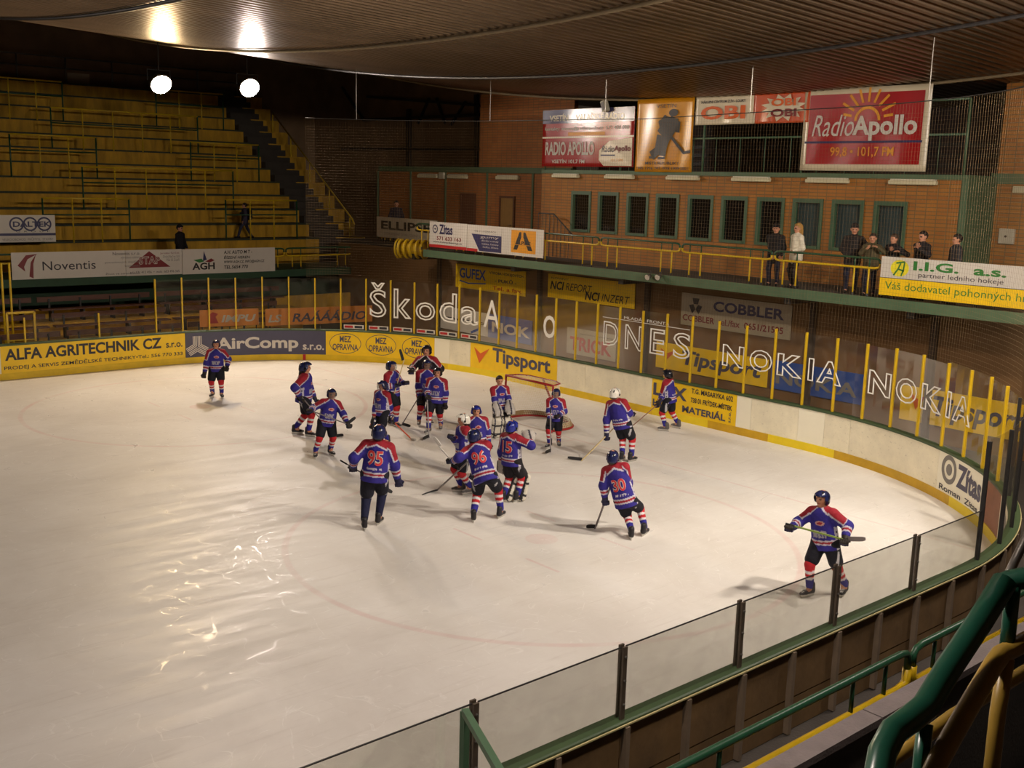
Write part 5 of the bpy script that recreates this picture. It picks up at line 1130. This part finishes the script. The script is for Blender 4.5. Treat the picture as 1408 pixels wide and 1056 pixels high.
def head_col(V, Hd, R_, F_, U_, k, skin, hair=None):
    q = (V-Hd)/k; x, y, z = q@R_, q@F_, q@U_; c = np.tile(np.array(skin), (len(V), 1)); near = (np.abs(z) < 0.16) & (np.abs(x) < 0.14) & (np.abs(y) < 0.16)
    c[near & (y > 0.06) & (np.abs(np.abs(x)-0.034) < 0.017) & (np.abs(z-0.0) < 0.011)] = lin(40, 30, 26)
    c[near & (y > 0.06) & (np.abs(x) < 0.03) & (np.abs(z+0.062) < 0.009)] = lin(140, 66, 58)
    if hair is not None: c[near & ((z > 0.065+0.25*np.maximum(y-0.02, 0)) | ((y < -0.015) & (z > -0.06)))] = hair
    return c

NPL = [0]
def person(label, feet, head, phi, hands=None, style='player', hip=None, depth_head=0.0, helm='navy', number=None, goalie=False, pants=lin(22, 22, 32), glove='navy', sock='std', cage=True, skin=lin(186, 132, 104), hair=None, hairlen=0, jersey=None, base=None, top=None, group=None,
           jacket=lin(30, 28, 32), cap=None, headyaw=0.0, handdepth=(0.0, 0.0), pole=None, trouser=lin(30, 30, 44), bag=False, boots=None):
    """feet/head/hands are seen positions; the body is solved in 3-D on the ground it stands on"""
    if base is None:
        Fp = [onz(x, y, 0.0) for x, y in feet]
    else: Fp = [np.asarray(t, float) for t in base]
    B = (Fp[0]+Fp[1])/2; az = math.atan2(CAM[1]-B[1], CAM[0]-B[0]); th = az+math.radians(phi)
    F_ = np.array([math.cos(th), math.sin(th), 0]); R_ = np.array([math.sin(th), -math.cos(th), 0])
    Ht = beside(head[0], head[1], B, depth_head) if top is None else np.asarray(top, float)
    ht = Ht[2]-B[2]; k = ht/1.74 if hip is None else 1.0
    if (Fp[0]-B)@R_ > 0: Fp = [Fp[1], Fp[0]]          # 0 = left foot, 1 = right foot
    sep = (Fp[1]-Fp[0])@R_
    if sep < 0.2: Fp[0] = Fp[0]-R_*(0.2-sep)/2; Fp[1] = Fp[1]+R_*(0.2-sep)/2
    up = np.array([0, 0, 1.0])
    if hip is None: Hp = B+np.array([0, 0, 0.52*ht])+0.42*np.array([Ht[0]-B[0], Ht[1]-B[1], 0])
    else: Hp = beside(hip[0], hip[1], B, hip[2] if len(hip) > 2 else 0.0)
    if hip is not None: k = (np.linalg.norm(Ht-Hp)+Hp[2]-B[2])/1.74
    Hd = Ht-k*np.array([0, 0, 0.135]); T = unit(Hd-Hp); Nb = Hd-k*(0.17*unit(T+0.5*up))
    hy = th+math.radians(headyaw); HF = np.array([math.cos(hy), math.sin(hy), 0]); HR = np.array([math.sin(hy), -math.cos(hy), 0])
    Rt = unit(R_-T*(R_@T)); Ft = unit(np.cross(T, Rt)*-1); Ft = Ft if Ft@F_ > 0 else -Ft
    sh = [Nb-T*0.07*k+Rt*s*0.185*k for s in (-1, 1)]; hp = [Hp+R_*s*0.095*k for s in (-1, 1)]
    ank = [f+np.array([0, 0, (0.13 if style == 'player' else 0.09)*k]) for f in Fp]
    kn = [ik(hp[i], ank[i], 0.43*k, 0.41*k, F_+0.15*R_*(-1, 1)[i]) for i in (0, 1)]
    Hn = []
    for i in (0, 1):
        s = (-1, 1)[i]; q = None
        if hands and hands[i] is not None: q = beside(hands[i][0], hands[i][1], B, hands[i][2] if len(hands[i]) > 2 else 0.0)
        else: q = sh[i]+k*(R_*s*0.1+F_*0.12+up*-0.52)
        Hn.append(q)
    el = [ik(sh[i], Hn[i], 0.29*k, 0.27*k, -0.7*F_-0.5*up+0.7*R_*(-1, 1)[i]) for i in (0, 1)]
    root = tag(empty('person', B), label, 'person', group)
    # ---- body: one continuous surface
    Pb = head_prims(Hd, HR, HF, up, k)+[Prim(Hd-up*0.06*k-HF*0.015*k, Nb, 0.058*k, 0.065*k, 'neck'), Prim(Hp, Nb-T*0.08*k, 0.115*k, 0.125*k, 'torso', [(Rt, 1.25)])]
    for i in (0, 1):
        Pb += [Prim(sh[i], el[i], 0.052*k, 0.042*k, 'arm'), Prim(el[i], Hn[i], 0.041*k, 0.03*k, 'arm'), Prim(Nb-T*0.06*k, sh[i], 0.06*k, 0.055*k, 'arm'), Prim(hp[i], kn[i], 0.085*k, 0.06*k, 'leg'), Prim(kn[i], ank[i], 0.06*k, 0.042*k, 'leg'), Prim(ank[i], ank[i]+F_*0.05*k-up*0.02, 0.04*k, 0.035*k, 'leg')]
    body = sdf_object('body', Pb, 0.0175, 0.03*k, root, SKIN, lambda V: head_col(V, Hd, HR, HF, up, k, skin, hair if style != 'player' or helm is None else None))
    fi = [unit(Hn[i]-el[i]) for i in (0, 1)]
    if style == 'player':
        jb = jersey or dict(body=JB, yoke=JR, line=JW)
        Pj = [Prim(Hp-T*0.1*k, Nb-T*0.1*k, 0.19*k, 0.165*k, 'torso', [(Rt, 1.22)]), Prim(sh[0], sh[1], 0.085*k, 0.085*k, 'torso')]
        for i in (0, 1): Pj += [Prim(sh[i]-T*0.01, el[i], 0.098*k, 0.085*k, 'arm%d' % i), Prim(el[i], el[i]+(Hn[i]-el[i])*0.72, 0.085*k, 0.068*k, 'fore%d' % i)]
        TL = np.linalg.norm(Nb-Hp)
        def cutj(g, F):
            F = np.maximum(F, -((g-Hp)@T+0.11*k)); nk = np.sqrt((((g-(Nb+T*0.03*k)))**2).sum(-1))-0.075*k; return np.maximum(F, -nk)
        def colj(V):
            dt = Pj[0].d(V); arms = np.stack([np.minimum(Pj[2+2*i].d(V), Pj[3+2*i].d(V)) for i in (0, 1)], 1); da = arms.min(1)
            hh = ((V-Hp)@T)/TL; x = ((V-Hp)@Rt)/k; y = ((V-Hp)@Ft)/k; c = np.tile(np.array(jb['body']), (len(V), 1)); wl = np.array(jb['line']); yk = np.array(jb['yoke'])
            tor = (dt < da+0.0)
            # hem stripes, name strip and side panels
            for a, b, cc in ((-0.1, -0.06, wl), (-0.06, 0.0, yk), (0.0, 0.045, wl)): c[tor & (hh > a+0.08) & (hh < b+0.08)] = cc
            n1 = np.sin(V@np.array([93., 71., 40.]))+np.sin(V@np.array([-60., 110., 35.]))
            c[tor & (y < 0) & (np.abs(x) < 0.13) & (hh > 0.2) & (hh < 0.26) & (n1 > -0.4)] = wl
            side = tor & (np.abs(y) < 0.05) & (np.abs(x) > 0.15) & (hh > -0.2) & (hh < 0.5); c[side] = wl; c[side & (np.abs(y) < 0.02) & (np.sin(hh*42) > 0.6)] = lin(30, 30, 40)
            # printed patches on the chest
            fr = tor & (y > 0.03)
            c[fr & (np.abs(x) < 0.115) & (hh > 0.2) & (hh < 0.42) & (n1 > -0.9)] = lin(150, 146, 156)
            c[fr & ((x+0.02)**2/0.075**2+(hh-0.64)**2/0.07**2 < 1)] = lin(196, 150, 140); c[fr & ((x+0.02)**2/0.05**2+(hh-0.64)**2/0.035**2 < 1)] = lin(150, 40, 50)
            # yoke over the shoulders
            yv = hh-np.where(y < 0, 0.99-0.85*np.abs(x), 1.12-1.65*np.maximum(np.abs(x)-0.02, 0)); c[tor & (yv > -0.035)] = wl; c[tor & (yv > 0.015)] = yk
            for i in (0, 1):
                ar = (~tor) & (arms[:, i] <= arms[:, 1-i]); upr = Pj[2+2*i].d(V) < Pj[3+2*i].d(V); t1 = Pj[2+2*i].t(V); t2 = Pj[3+2*i].t(V); ax = Pj[2+2*i]
                qv = (V-(ax.a+np.clip(t1, 0, 1)[:, None]*(ax.b-ax.a))); ov = qv@unit(up+(-1, 1)[i]*R_*0.8)
                c[ar & upr & (t1 < 0.75) & (ov > 0.0)] = wl; c[ar & upr & (t1 < 0.7) & (ov > 0.022*k)] = yk
                c[ar & ~upr & (t2 > 0.35) & (t2 < 0.5)] = wl; c[ar & ~upr & (t2 > 0.5) & (t2 < 0.7)] = yk; c[ar & ~upr & (t2 > 0.7) & (t2 < 0.85)] = wl
            return c
        jo = sdf_object('jersey', Pj, 0.0145, 0.045*k, root, CLOTH, colj, cutj)
        # breezers
        Pp = [Prim(hp[0], hp[1], 0.14*k, 0.14*k)]+[Prim(hp[i], hp[i]+(kn[i]-hp[i])*0.78, 0.132*k, 0.118*k) for i in (0, 1)]
        longp = sock == 'dark'
        def colp(V):
            c = np.tile(np.array(pants), (len(V), 1))
            for i in (0, 1):
                s = (-1, 1)[i]; q = (V-hp[i]); c[(np.abs(q@F_) < 0.02) & (q@R_*s > 0.09) & (q@up < -0.1)] = lin(170, 168, 172)
            return c
        sdf_object('hockey_pants', Pp, 0.018, 0.035*k, root, CLOTH, colp)
        for i in (0, 1):
            Ps = [Prim(kn[i]+(hp[i]-kn[i])*0.22, kn[i], 0.082*k, 0.086*k), Prim(kn[i], ank[i]+up*0.05*k, 0.084*k, 0.06*k)]
            def cols(V, i=i):
                t = ((V-kn[i])@(ank[i]-kn[i]))/((ank[i]-kn[i])@(ank[i]-kn[i])); c = np.tile(np.array(lin(176, 34, 42)), (len(V), 1))
                if sock == 'dark': c[:] = lin(26, 28, 58); c[(t > 0.0) & (t < 0.06)] = lin(150, 150, 160); return c
                w_ = np.array(lin(208, 204, 206)); c[(t > 0.22) & (t < 0.34)] = w_; c[(t > 0.34) & (t < 0.48)] = lin(176, 34, 42); c[(t > 0.48) & (t < 0.58)] = w_; c[t > 0.58] = lin(44, 40, 132); return c
            sdf_object('sock', Ps, 0.016, 0.02, root, CLOTH, cols)
            fy = unit(F_+0.25*R_*(-1, 1)[i]); fx = np.array([fy[1], -fy[0], 0]); bo = place('skate', boots or BOOT, root, basis(fx, fy, up, [Fp[i][0], Fp[i][1], Fp[i][2]+0.0], 1.0))
            bl = bpy.data.objects.new('blade', BLADE); COL.objects.link(bl); bl.parent = bo
        if goalie:
            for i in (0, 1):
                ca = lin(204, 198, 184); d = unit(kn[i]-ank[i]); nf = unit(F_-d*(F_@d)); o_ = nf*0.07
                sx = unit(np.cross(d, nf))
                Pg = [Prim(ank[i]-d*0.03+o_, kn[i]+d*0.02+o_, 0.075, 0.08, '', [(sx, 1.9)]), Prim(kn[i]+o_, kn[i]+(hp[i]-kn[i])*0.45+nf*0.08, 0.075, 0.065, '', [(sx, 1.8)]), Prim(Fp[i]+F_*0.1+up*0.07, ank[i]+o_, 0.06, 0.07, '', [(sx, 1.7)])]
                def colg(V, i=i, sx=sx, d=d):
                    c = np.tile(np.array(ca), (len(V), 1)); t = (V-ank[i])@d; q = np.abs((V-ank[i])@sx); c[(q > 0.07) & (q < 0.1)] = lin(36, 36, 60); c[(np.sin(t*26+0.6) > 0.82)] = lin(34, 34, 40); c[(V-ank[i])@nf < 0.02] = lin(40, 38, 42); return c
                sdf_object('leg_pad', Pg, 0.016, 0.03, root, PADM, colg)
        # gloves
        for i in (0, 1):
            g_ = np.cross(fi[i], up if abs(fi[i][2]) < 0.8 else F_)
            if pole is not None and pole[i] is not None: g_ = pole[i]-fi[i]*(pole[i]@fi[i])
            g_ = unit(g_); zz = np.cross(fi[i], g_)
            if goalie:
                sx = g_; Pm = [Prim(Hn[i]-fi[i]*0.06, Hn[i]+fi[i]*0.1, 0.075, 0.085, '', [(sx, 1.5)]), Prim(Hn[i]-fi[i]*0.2, Hn[i]-fi[i]*0.05, 0.07, 0.07)]
                for f4 in range(4): Pm.append(Prim(Hn[i]+fi[i]*0.1+sx*(-0.08+0.05*f4), Hn[i]+fi[i]*0.19+sx*(-0.09+0.058*f4), 0.03, 0.024))
                Pm.append(Prim(Hn[i]+sx*0.1, Hn[i]+sx*0.15+fi[i]*0.1, 0.035, 0.028))
                sdf_object('goalie_glove', Pm, 0.016, 0.02, root, PADM, lambda V, i=i: np.where((np.sin((V@sx)*40) > 0.7)[:, None], np.array(lin(50, 46, 60)), np.array(lin(176, 170, 164))))
            else: place('glove', GLOVE[glove][i], root, basis(fi[i], g_, zz, Hn[i], 0.95*k+0.05))
        if helm:
            ho = place('helmet', HMESH[helm], root, basis(HR, HF, up, Hd+up*0.01*k, k*1.0))
            if cage: co = bpy.data.objects.new('cage', CAGE); COL.objects.link(co); co.parent = ho
        # number on the back
        if number:
            q, f = text_mesh(number, 0.02); hgt = 0.25*k; wid = 0.125*k*len(number)
            from mathutils.bvhtree import BVHTree
            w0 = wloc(root); bv = BVHTree.FromPolygons([tuple(v.co) for v in jo.data.vertices], [tuple(p.vertices) for p in jo.data.polygons])
            for sc, mm, of in ((1.0, M['white'], 0.012), (0.0, mat('red_twill', lin(196, 52, 58), 0.7, 0.05), 0.016)):
                qq, ff = text_mesh(number, 0.05 if sc else 0.012); vs = []
                for a in qq:
                    s0 = Hp+T*(0.34*TL)+T*(a[1]*hgt)-Rt*0+Rt*((a[0]-0.5)*wid*(1.06 if sc else 1.0)) - Ft*0.6
                    r_ = bv.ray_cast(Vector(s0-w0), Vector(Ft), 1.0)
                    vs.append(tuple(np.array(r_[0])+w0-Ft*of) if r_[0] is not None else tuple(s0+Ft*0.42))
                put_mesh('number', [(i_, 0) for i_ in range(len(vs))], ff, lambda x, y, off, vs=vs: np.array(vs[int(x)]), mm, jo, 0)
    else:
        jk = jacket
        Pj = [Prim(Hp-up*0.12*k, Nb-T*0.1*k, 0.165*k, 0.155*k, '', [(Rt, 1.28)]), Prim(sh[0], sh[1], 0.075*k, 0.075*k), Prim(Nb-T*0.02*k, Nb+T*0.02*k, 0.075*k, 0.07*k)]
        for i in (0, 1): Pj += [Prim(sh[i], el[i], 0.075*k, 0.066*k), Prim(el[i], el[i]+(Hn[i]-el[i])*0.9, 0.064*k, 0.05*k)]
        def colk(V):
            c = np.tile(np.array(jk), (len(V), 1)); q = (V-Hp); c[(np.abs(q@Rt) < 0.012) & (q@Ft > 0.05)] = np.array(jk)*0.5; return c
        sdf_object('jacket', Pj, 0.018, 0.04*k, root, CLOTH, colk)
        Pt = [Prim(hp[0], hp[1], 0.11*k, 0.11*k)]+[Prim(hp[i], kn[i], 0.1*k, 0.075*k) for i in (0, 1)]+[Prim(kn[i], ank[i], 0.075*k, 0.06*k) for i in (0, 1)]
        sdf_object('trousers', Pt, 0.018, 0.025*k, root, CLOTH, lambda V: np.tile(np.array(trouser), (len(V), 1)))
        for i in (0, 1):
            fy = unit(F_+0.2*R_*(-1, 1)[i]); sdf_object('shoe', [Prim(Fp[i]-fy*0.06+up*0.045, Fp[i]+fy*0.14+up*0.04, 0.045, 0.038), Prim(Fp[i]-fy*0.05+up*0.04, ank[i]+up*0.02, 0.045, 0.045)], 0.018, 0.02, root, CLOTH, lambda V: np.tile(np.array(lin(30, 26, 24)), (len(V), 1)))
            g_ = unit(np.cross(fi[i], up if abs(fi[i][2]) < 0.8 else F_)); place('hand', HAND, root, basis(fi[i], g_ if i else -g_, np.cross(fi[i], g_ if i else -g_), Hn[i]-fi[i]*0.02, k))
        if cap is not None:
            L = lambda x, y, z: Hd+k*(HR*x+HF*y+up*z)
            sdf_object('cap', [Prim(L(0, 0, 0.06), L(0, -0.01, 0.075), 0.1*k, 0.098*k), Prim(L(-0.03, 0.1, 0.07), L(0.03, 0.1, 0.07), 0.03*k, 0.03*k)], 0.014, 0.02, root, CLOTH, lambda V: np.tile(np.array(cap), (len(V), 1)), lambda g, F: np.maximum(F, -((g-Hd)@up-0.045*k)))
        if bag:
            c0 = (Hp+Nb)/2-F_*0.24*k; sdf_object('backpack', [Prim(c0-up*0.12, c0+up*0.14, 0.13, 0.12, '', [(R_, 1.2)])]+[Prim(c0+up*0.2+R_*s*0.1+F_*0.08, c0+up*0.05+R_*s*0.12+F_*0.4, 0.03, 0.03) for s in (-1, 1)], 0.02, 0.03, root, CLOTH, lambda V: np.tile(np.array(lin(26, 26, 40)), (len(V), 1)))
    if hair is not None and (style != 'player' or hairlen or helm is None):
        L = lambda x, y, z: Hd+k*(HR*x+HF*y+up*z)
        Ph = []
        if helm is None or style != 'player': Ph += [Prim(L(0, -0.01, 0.045), L(0, -0.035, 0.03), 0.1*k, 0.1*k, '', [(up, 1.1)]), Prim(L(-0.04, 0.06, 0.085), L(0.04, 0.06, 0.085), 0.03*k, 0.03*k)]
        if hairlen: Ph += [Prim(L(0, -0.09, -0.05), L(0.02, -0.13, -0.05-hairlen), 0.055*k, 0.035*k, '', [(HR, 1.5)]), Prim(L(0.07, -0.03, -0.05), L(0.06, -0.04, -0.05-hairlen*0.6), 0.035*k, 0.025*k), Prim(L(-0.07, -0.03, -0.05), L(-0.06, -0.04, -0.05-hairlen*0.6), 0.035*k, 0.025*k)]
        def cuth(g, F):
            q = (g-Hd)/k; x, y, z = q@HR, q@HF, q@up; return np.maximum(F, -np.maximum(np.maximum(np.abs(x)-0.075, 0.045-y), z-0.06))
        sdf_object('hair', Ph, 0.014, 0.02, root, mat_vcol('hair_strands', 0.6, 0.5), lambda V: np.tile(np.array(hair), (len(V), 1)), cuth)
    return dict(root=root, B=B, Hn=Hn, F=F_, R=R_, k=k)

WOODS = mat('pale_shaft', lin(196, 176, 130), 0.45, 0.1, 10); TAPE = mat('black_blade_tape', lin(24, 22, 24), 0.7, 0.1); GREYS = mat('grey_shaft', lin(120, 112, 112), 0.4, 0.1, 10); REDS = mat('orange_red_shaft', lin(196, 70, 40), 0.4, 0.1, 10); WHS = mat('white_shaft', lin(206, 202, 196), 0.45, 0.08, 10); GRS = mat('green_shaft', lin(120, 140, 60), 0.4, 0.1, 10)
def stick(label, butt, heel, toe, m=GREYS, blade=TAPE, group='sticks held by the players'):
    butt, heel, toe = (np.asarray(t, float) for t in (butt, heel, toe)); r = tag(empty('hockey_stick', heel), label, 'hockey stick', group)
    MB().bar(butt, heel, 0.03, 0.022).build('shaft', m, r); e = unit(heel-butt)
    MB().bar(butt, butt+e*0.14, 0.034, 0.027).build('butt_tape', TAPE, r)
    d = toe-heel; L = np.linalg.norm(d); d = d/L; sd = unit(np.cross(d, e)); upv = unit(np.cross(sd, d)); upv = upv if upv@(-e) > 0 else -upv
    g = MB(); N_ = 6
    for i in range(N_+1):
        t = i/N_; c = heel-e*0.02+d*L*t+sd*0.03*t*t; hh = 0.036*(1 if t < 0.8 else (1-(t-0.8)*2))
        for a, b in ((-1, -1), (1, -1), (1, 1), (-1, 1)): g.v.append(tuple(c+sd*0.008*a+upv*(hh*b+0.03)))
    for i in range(N_):
        for j in range(4): g.f.append((4*i+j, 4*i+(j+1) % 4, 4*i+4+(j+1) % 4, 4*i+4+j))
    g.f += [(3, 2, 1, 0), tuple(4*N_+j for j in range(4))]
    g.build('blade', blade, r)
GP_ = 'youth hockey players in blue jerseys'
bs = beside
# 1 alone at the far left
person('player standing alone by the far boards, hands at the sides', [(292, 546), (305, 547)], (297, 467), -6, [(312, 505, .1), (281, 514, .1)], cage=False, group=GP_)
# 2 / 3 pair on the left
p = person('player with long dark hair in profile facing right, left of the pair', [(407, 597), (425, 600)], (420, 497), 75, [(433, 548, -.1), (413, 546, .25)], hair=lin(40, 28, 22), hairlen=0.2, cage=False, group=GP_, headyaw=10)
stick('dark stick of the long haired profile player pointing down behind her neighbour', bs(406, 535, p['B'], .25), onz(462, 602), onz(474, 600), GREYS)
p = person('player facing the camera with stick held level across the waist', [(434, 629), (455, 626)], (456, 534), 12, [(478, 583, .3), (427, 565, .3)], group=GP_)
stick('dark stick held level with its blade tipped up at the right', bs(423, 563, p['B'], .32), bs(480, 584, p['B'], .32), bs(491, 576, p['B'], .32), GREYS)
# 4 tall coach, number on the back
p = person('tall player seen from behind with red digits ninety-five', [(501, 728), (521, 721)], (521, 583), 172, [(486, 642, -.15), (547, 660, -.1)], number='95', sock='dark', pants=lin(24, 24, 36), glove='navy', hair=None, cage=False, group=GP_)
stick('stick of the tall player seen from behind, butt end to the left', bs(468, 633, p['B'], -.2), bs(528, 668, p['B'], -.45), bs(540, 676, p['B'], -.5), GREYS)
# group behind
p = person('player partly hidden behind the tall one, facing left', [(518, 609), (532, 612)], (526, 523), -48, [(536, 575, -.1), (513, 583, .15)], group=GP_, headyaw=-10)
stick('orange red stick lying down from the half hidden player', bs(539, 578, p['B'], .1), onz(566, 604), onz(573, 607), REDS, WHS)
p = person('player turned right holding a stick upright with blade above the head', [(536, 583), (545, 587)], (538, 496), 55, [(557, 527, .0), (545, 530, .25)], group=GP_)
stick('pale stick raised upright with black blade on top', bs(540, 548, p['B'], .2), bs(556, 494, p['B'], .15), bs(552, 479, p['B'], .15), WOODS)
p = person('player in black and white jersey standing behind the group by the boards', [(581, 570), (592, 571)], (587, 474), -20, [(598, 520, .0), (566, 511, .1)], jersey=dict(body=lin(30, 24, 34), yoke=lin(150, 34, 44), line=lin(200, 190, 196)), helm='black', group=GP_, cage=False)
stick('dark stick held across by the player in black and white', bs(560, 505, p['B'], .12), bs(600, 524, p['B'], .12), bs(610, 524, p['B'], .12), GREYS)
p = person('player standing between the black and white one and the front of the group', [(576, 585), (591, 583)], (587, 494), 12, [(594, 545, .15), (577, 548, .25)], group=GP_, boots=BOOTG)
stick('thin stick slanting down left to the ice from the group', bs(579, 541, p['B'], .3), onz(552, 585), onz(562, 588), GREYS)
p = person('player in front of the group with stick held straight down', [(590, 596), (605, 591)], (602, 505), -14, [(612, 556, .1), (589, 546, .25)], group=GP_, boots=BOOTG, helm='black', cage=False)
stick('stick held straight down in front of the group', bs(587, 540, p['B'], .3), onz(590, 602), onz(581, 606), GREYS)
# goalkeeper without helmet at the left post
p = person('bareheaded goalkeeper leaning at the left goal post with pads on', [(681, 601), (694, 599)], (687, 517), 18, [(701, 560, .25), (684, 562, .3)], helm=None, hair=lin(42, 30, 24), goalie=True, pants=lin(40, 34, 44), group='goalkeepers')
# middle huddle
p = person('white helmeted player with dark hair facing left in the huddle', [(634, 677), (645, 679)], (637, 568), -72, [(640, 622, -.2), (622, 603, .1)], helm='white', hair=lin(46, 32, 26), hairlen=0.16, cage=False, boots=BOOTG, group=GP_)
p = person('player with bright blue helmet facing the camera in the huddle', [(650, 655), (663, 656)], (655, 557), 6, [(672, 610, .0), (640, 612, .0)], helm='blue', cage=False, group=GP_)
p = person('player bending forward seen from behind in front of the huddle', [(651, 717), (688, 712)], (652, 589), 168, [(622, 634, -.15), (652, 652, -.35)], hip=(667, 655, 0.1), depth_head=-0.25, number='96', group=GP_)
stick('stick with black blade on the ice left of the bending player', bs(668, 612, p['B'], -.4), onz(600, 675), onz(578, 680), GREYS)
stick('white stick held up to the left by the bending player', bs(632, 646, p['B'], -.1), bs(603, 613, p['B'], -.3), bs(595, 600, p['B'], -.35), WHS, WHS)
p = person('masked goalkeeper seen from behind with raised catching glove', [(697, 691), (708, 689)], (704, 578), 142, [(690, 640, -.35), (727, 601, -.05)], goalie=True, helm='blue', number='15', pants=lin(30, 26, 32), group='goalkeepers')
# in front of the goal
p = person('small player with face cage in front of the goal', [(755, 616), (768, 614)], (765, 534), -10, [(768, 572, .2), (756, 578, .2)], group=GP_)
stick('thin stick held upright in front of the goal', bs(757, 560, p['B'], .25), onz(757, 622), onz(749, 625), GREYS)
p = person('white helmeted player seen from behind right of the goal', [(855, 634), (868, 635)], (846, 533), 152, [(834, 598, -.05), (868, 570, -.2)], helm='white', cage=False, group=GP_)
stick('pale yellow stick reaching left with black blade on the ice', bs(866, 566, p['B'], -.25), onz(799, 634), onz(780, 632), WOODS)
p = person('player leaning to the left, red number thirty on the back', [(869, 741), (884, 736)], (843, 619), 172, [(832, 686, .0), (866, 680, -.35)], hip=(860, 688, 0.0), number='30', group=GP_)
stick('grey stick of the player with number thirty', bs(842, 662, p['B'], -.1), onz(818, 727), onz(806, 726), GREYS)
p = person('player in profile facing left by the end boards', [(914, 593), (931, 589)], (918, 508), -112, [(905, 556, -.2), (908, 551, .15)], helm='black', cage=False, group=GP_, boots=BOOTG)
stick('thin reddish stick reaching left from the player by the end boards', bs(908, 553, p['B'], .2), onz(868, 587), onz(857, 590), mat('dull_red_shaft', lin(150, 110, 92), 0.5, 0.1), GREYS)
# skater at the right
p = person('skater striding at the right with stick level in both hands', [(1112, 820), (1160, 818)], (1131, 674), -28, [(1162, 741, .3), (1088, 726, .25)], group=GP_, helm='navy', cage=False)
stick('green stick carried level by the skater at the right', bs(1080, 720, p['B'], .3), bs(1168, 744, p['B'], .34), bs(1192, 745, p['B'], .34), GRS, GREYS)

# ---- spectators on the balcony
GS = 'spectators on the balcony'
def spect(label, x, ytop, u, phi, **kw):
    t = onu(x, ytop, u); b = np.array([t[0], t[1], 3.66]); az = math.atan2(CAM[1]-b[1], CAM[0]-b[0])+math.radians(phi); Rv = np.array([math.sin(az), -math.cos(az), 0])
    hd = kw.pop('hands', None)
    return person(label, None, None, phi, hd, style='civil', base=[b-Rv*0.11, b+Rv*0.11], top=t, group=GS, **kw)
spect('person in black coat and dark hat at the balcony rail', 1068, 308, -2.5, -15, jacket=lin(24, 22, 24), cap=lin(20, 18, 20), hair=lin(30, 24, 20), hands=[(1074, 352, .2), (1062, 352, .2)])
spect('blonde woman in white jacket at the balcony rail', 1098, 307, -2.5, -60, jacket=lin(214, 206, 186), hair=lin(170, 130, 70), hairlen=0.15, trouser=lin(34, 28, 30), hands=[(1090, 345, .2), (1094, 347, .2)])
spect('tall man in dark jacket and flat cap at the balcony rail', 1176, 308, -2.75, 0, jacket=lin(34, 30, 30), cap=lin(36, 32, 32), hair=lin(60, 50, 44), trouser=lin(34, 36, 56), hands=[(1190, 350, .1), (1164, 352, .1)])
spect('man in olive jacket leaning on the rail beside the flat cap', 1201, 321, -2.45, -10, jacket=lin(74, 66, 44), hair=lin(40, 32, 28), hands=[(1206, 340, .3), (1192, 342, .3)])
spect('man in black jacket looking left behind the green lettered banner', 1230, 322, -2.6, -40, jacket=lin(26, 24, 28), hair=lin(70, 54, 42), hands=[(1236, 346, .3), (1225, 344, .3)])
spect('dark haired man with white collar and folded hands behind the banner', 1270, 318, -2.6, -45, jacket=lin(28, 26, 30), hair=lin(26, 20, 18), hands=[(1264, 342, .3), (1262, 340, .3)])
spect('man in dark grey jacket rightmost behind the banner', 1317, 322, -2.6, -70, jacket=lin(42, 42, 46), hair=lin(28, 22, 20))
# ---- people at the far side
def standing(label, x, ytop, v, z, phi, **kw):
    t = onv(x, ytop, v); b = np.array([t[0], t[1], z]); az = math.atan2(CAM[1]-b[1], CAM[0]-b[0])+math.radians(phi); Rv = np.array([math.sin(az), -math.cos(az), 0]); Fv = np.array([math.cos(az), math.sin(az), 0])
    st = kw.pop('stride', 0.0)
    return person(label, None, None, phi, kw.pop('hands', None), style='civil', base=[b-Rv*0.1+Fv*st, b+Rv*0.1-Fv*st], top=t, group='people on the far stand', **kw)
standing('dark figure in black coat and hat standing behind the far gallery banners', 247, 309, -21.0, 2.42, 60, jacket=lin(22, 20, 24), cap=lin(20, 18, 22), hair=lin(24, 20, 18))
standing('person with backpack walking left along the lowest terrace', 336, 279, -23.35, 3.55, -85, jacket=lin(60, 54, 70), hair=lin(50, 40, 36), bag=True, stride=0.3, trouser=lin(48, 50, 70))
t = onu(545, 276, -4.6); standing('dim figure in dark clothes behind the grey corner banner', 545, 276, t[1], 3.6, 0, jacket=lin(40, 34, 44), hair=lin(34, 28, 26))
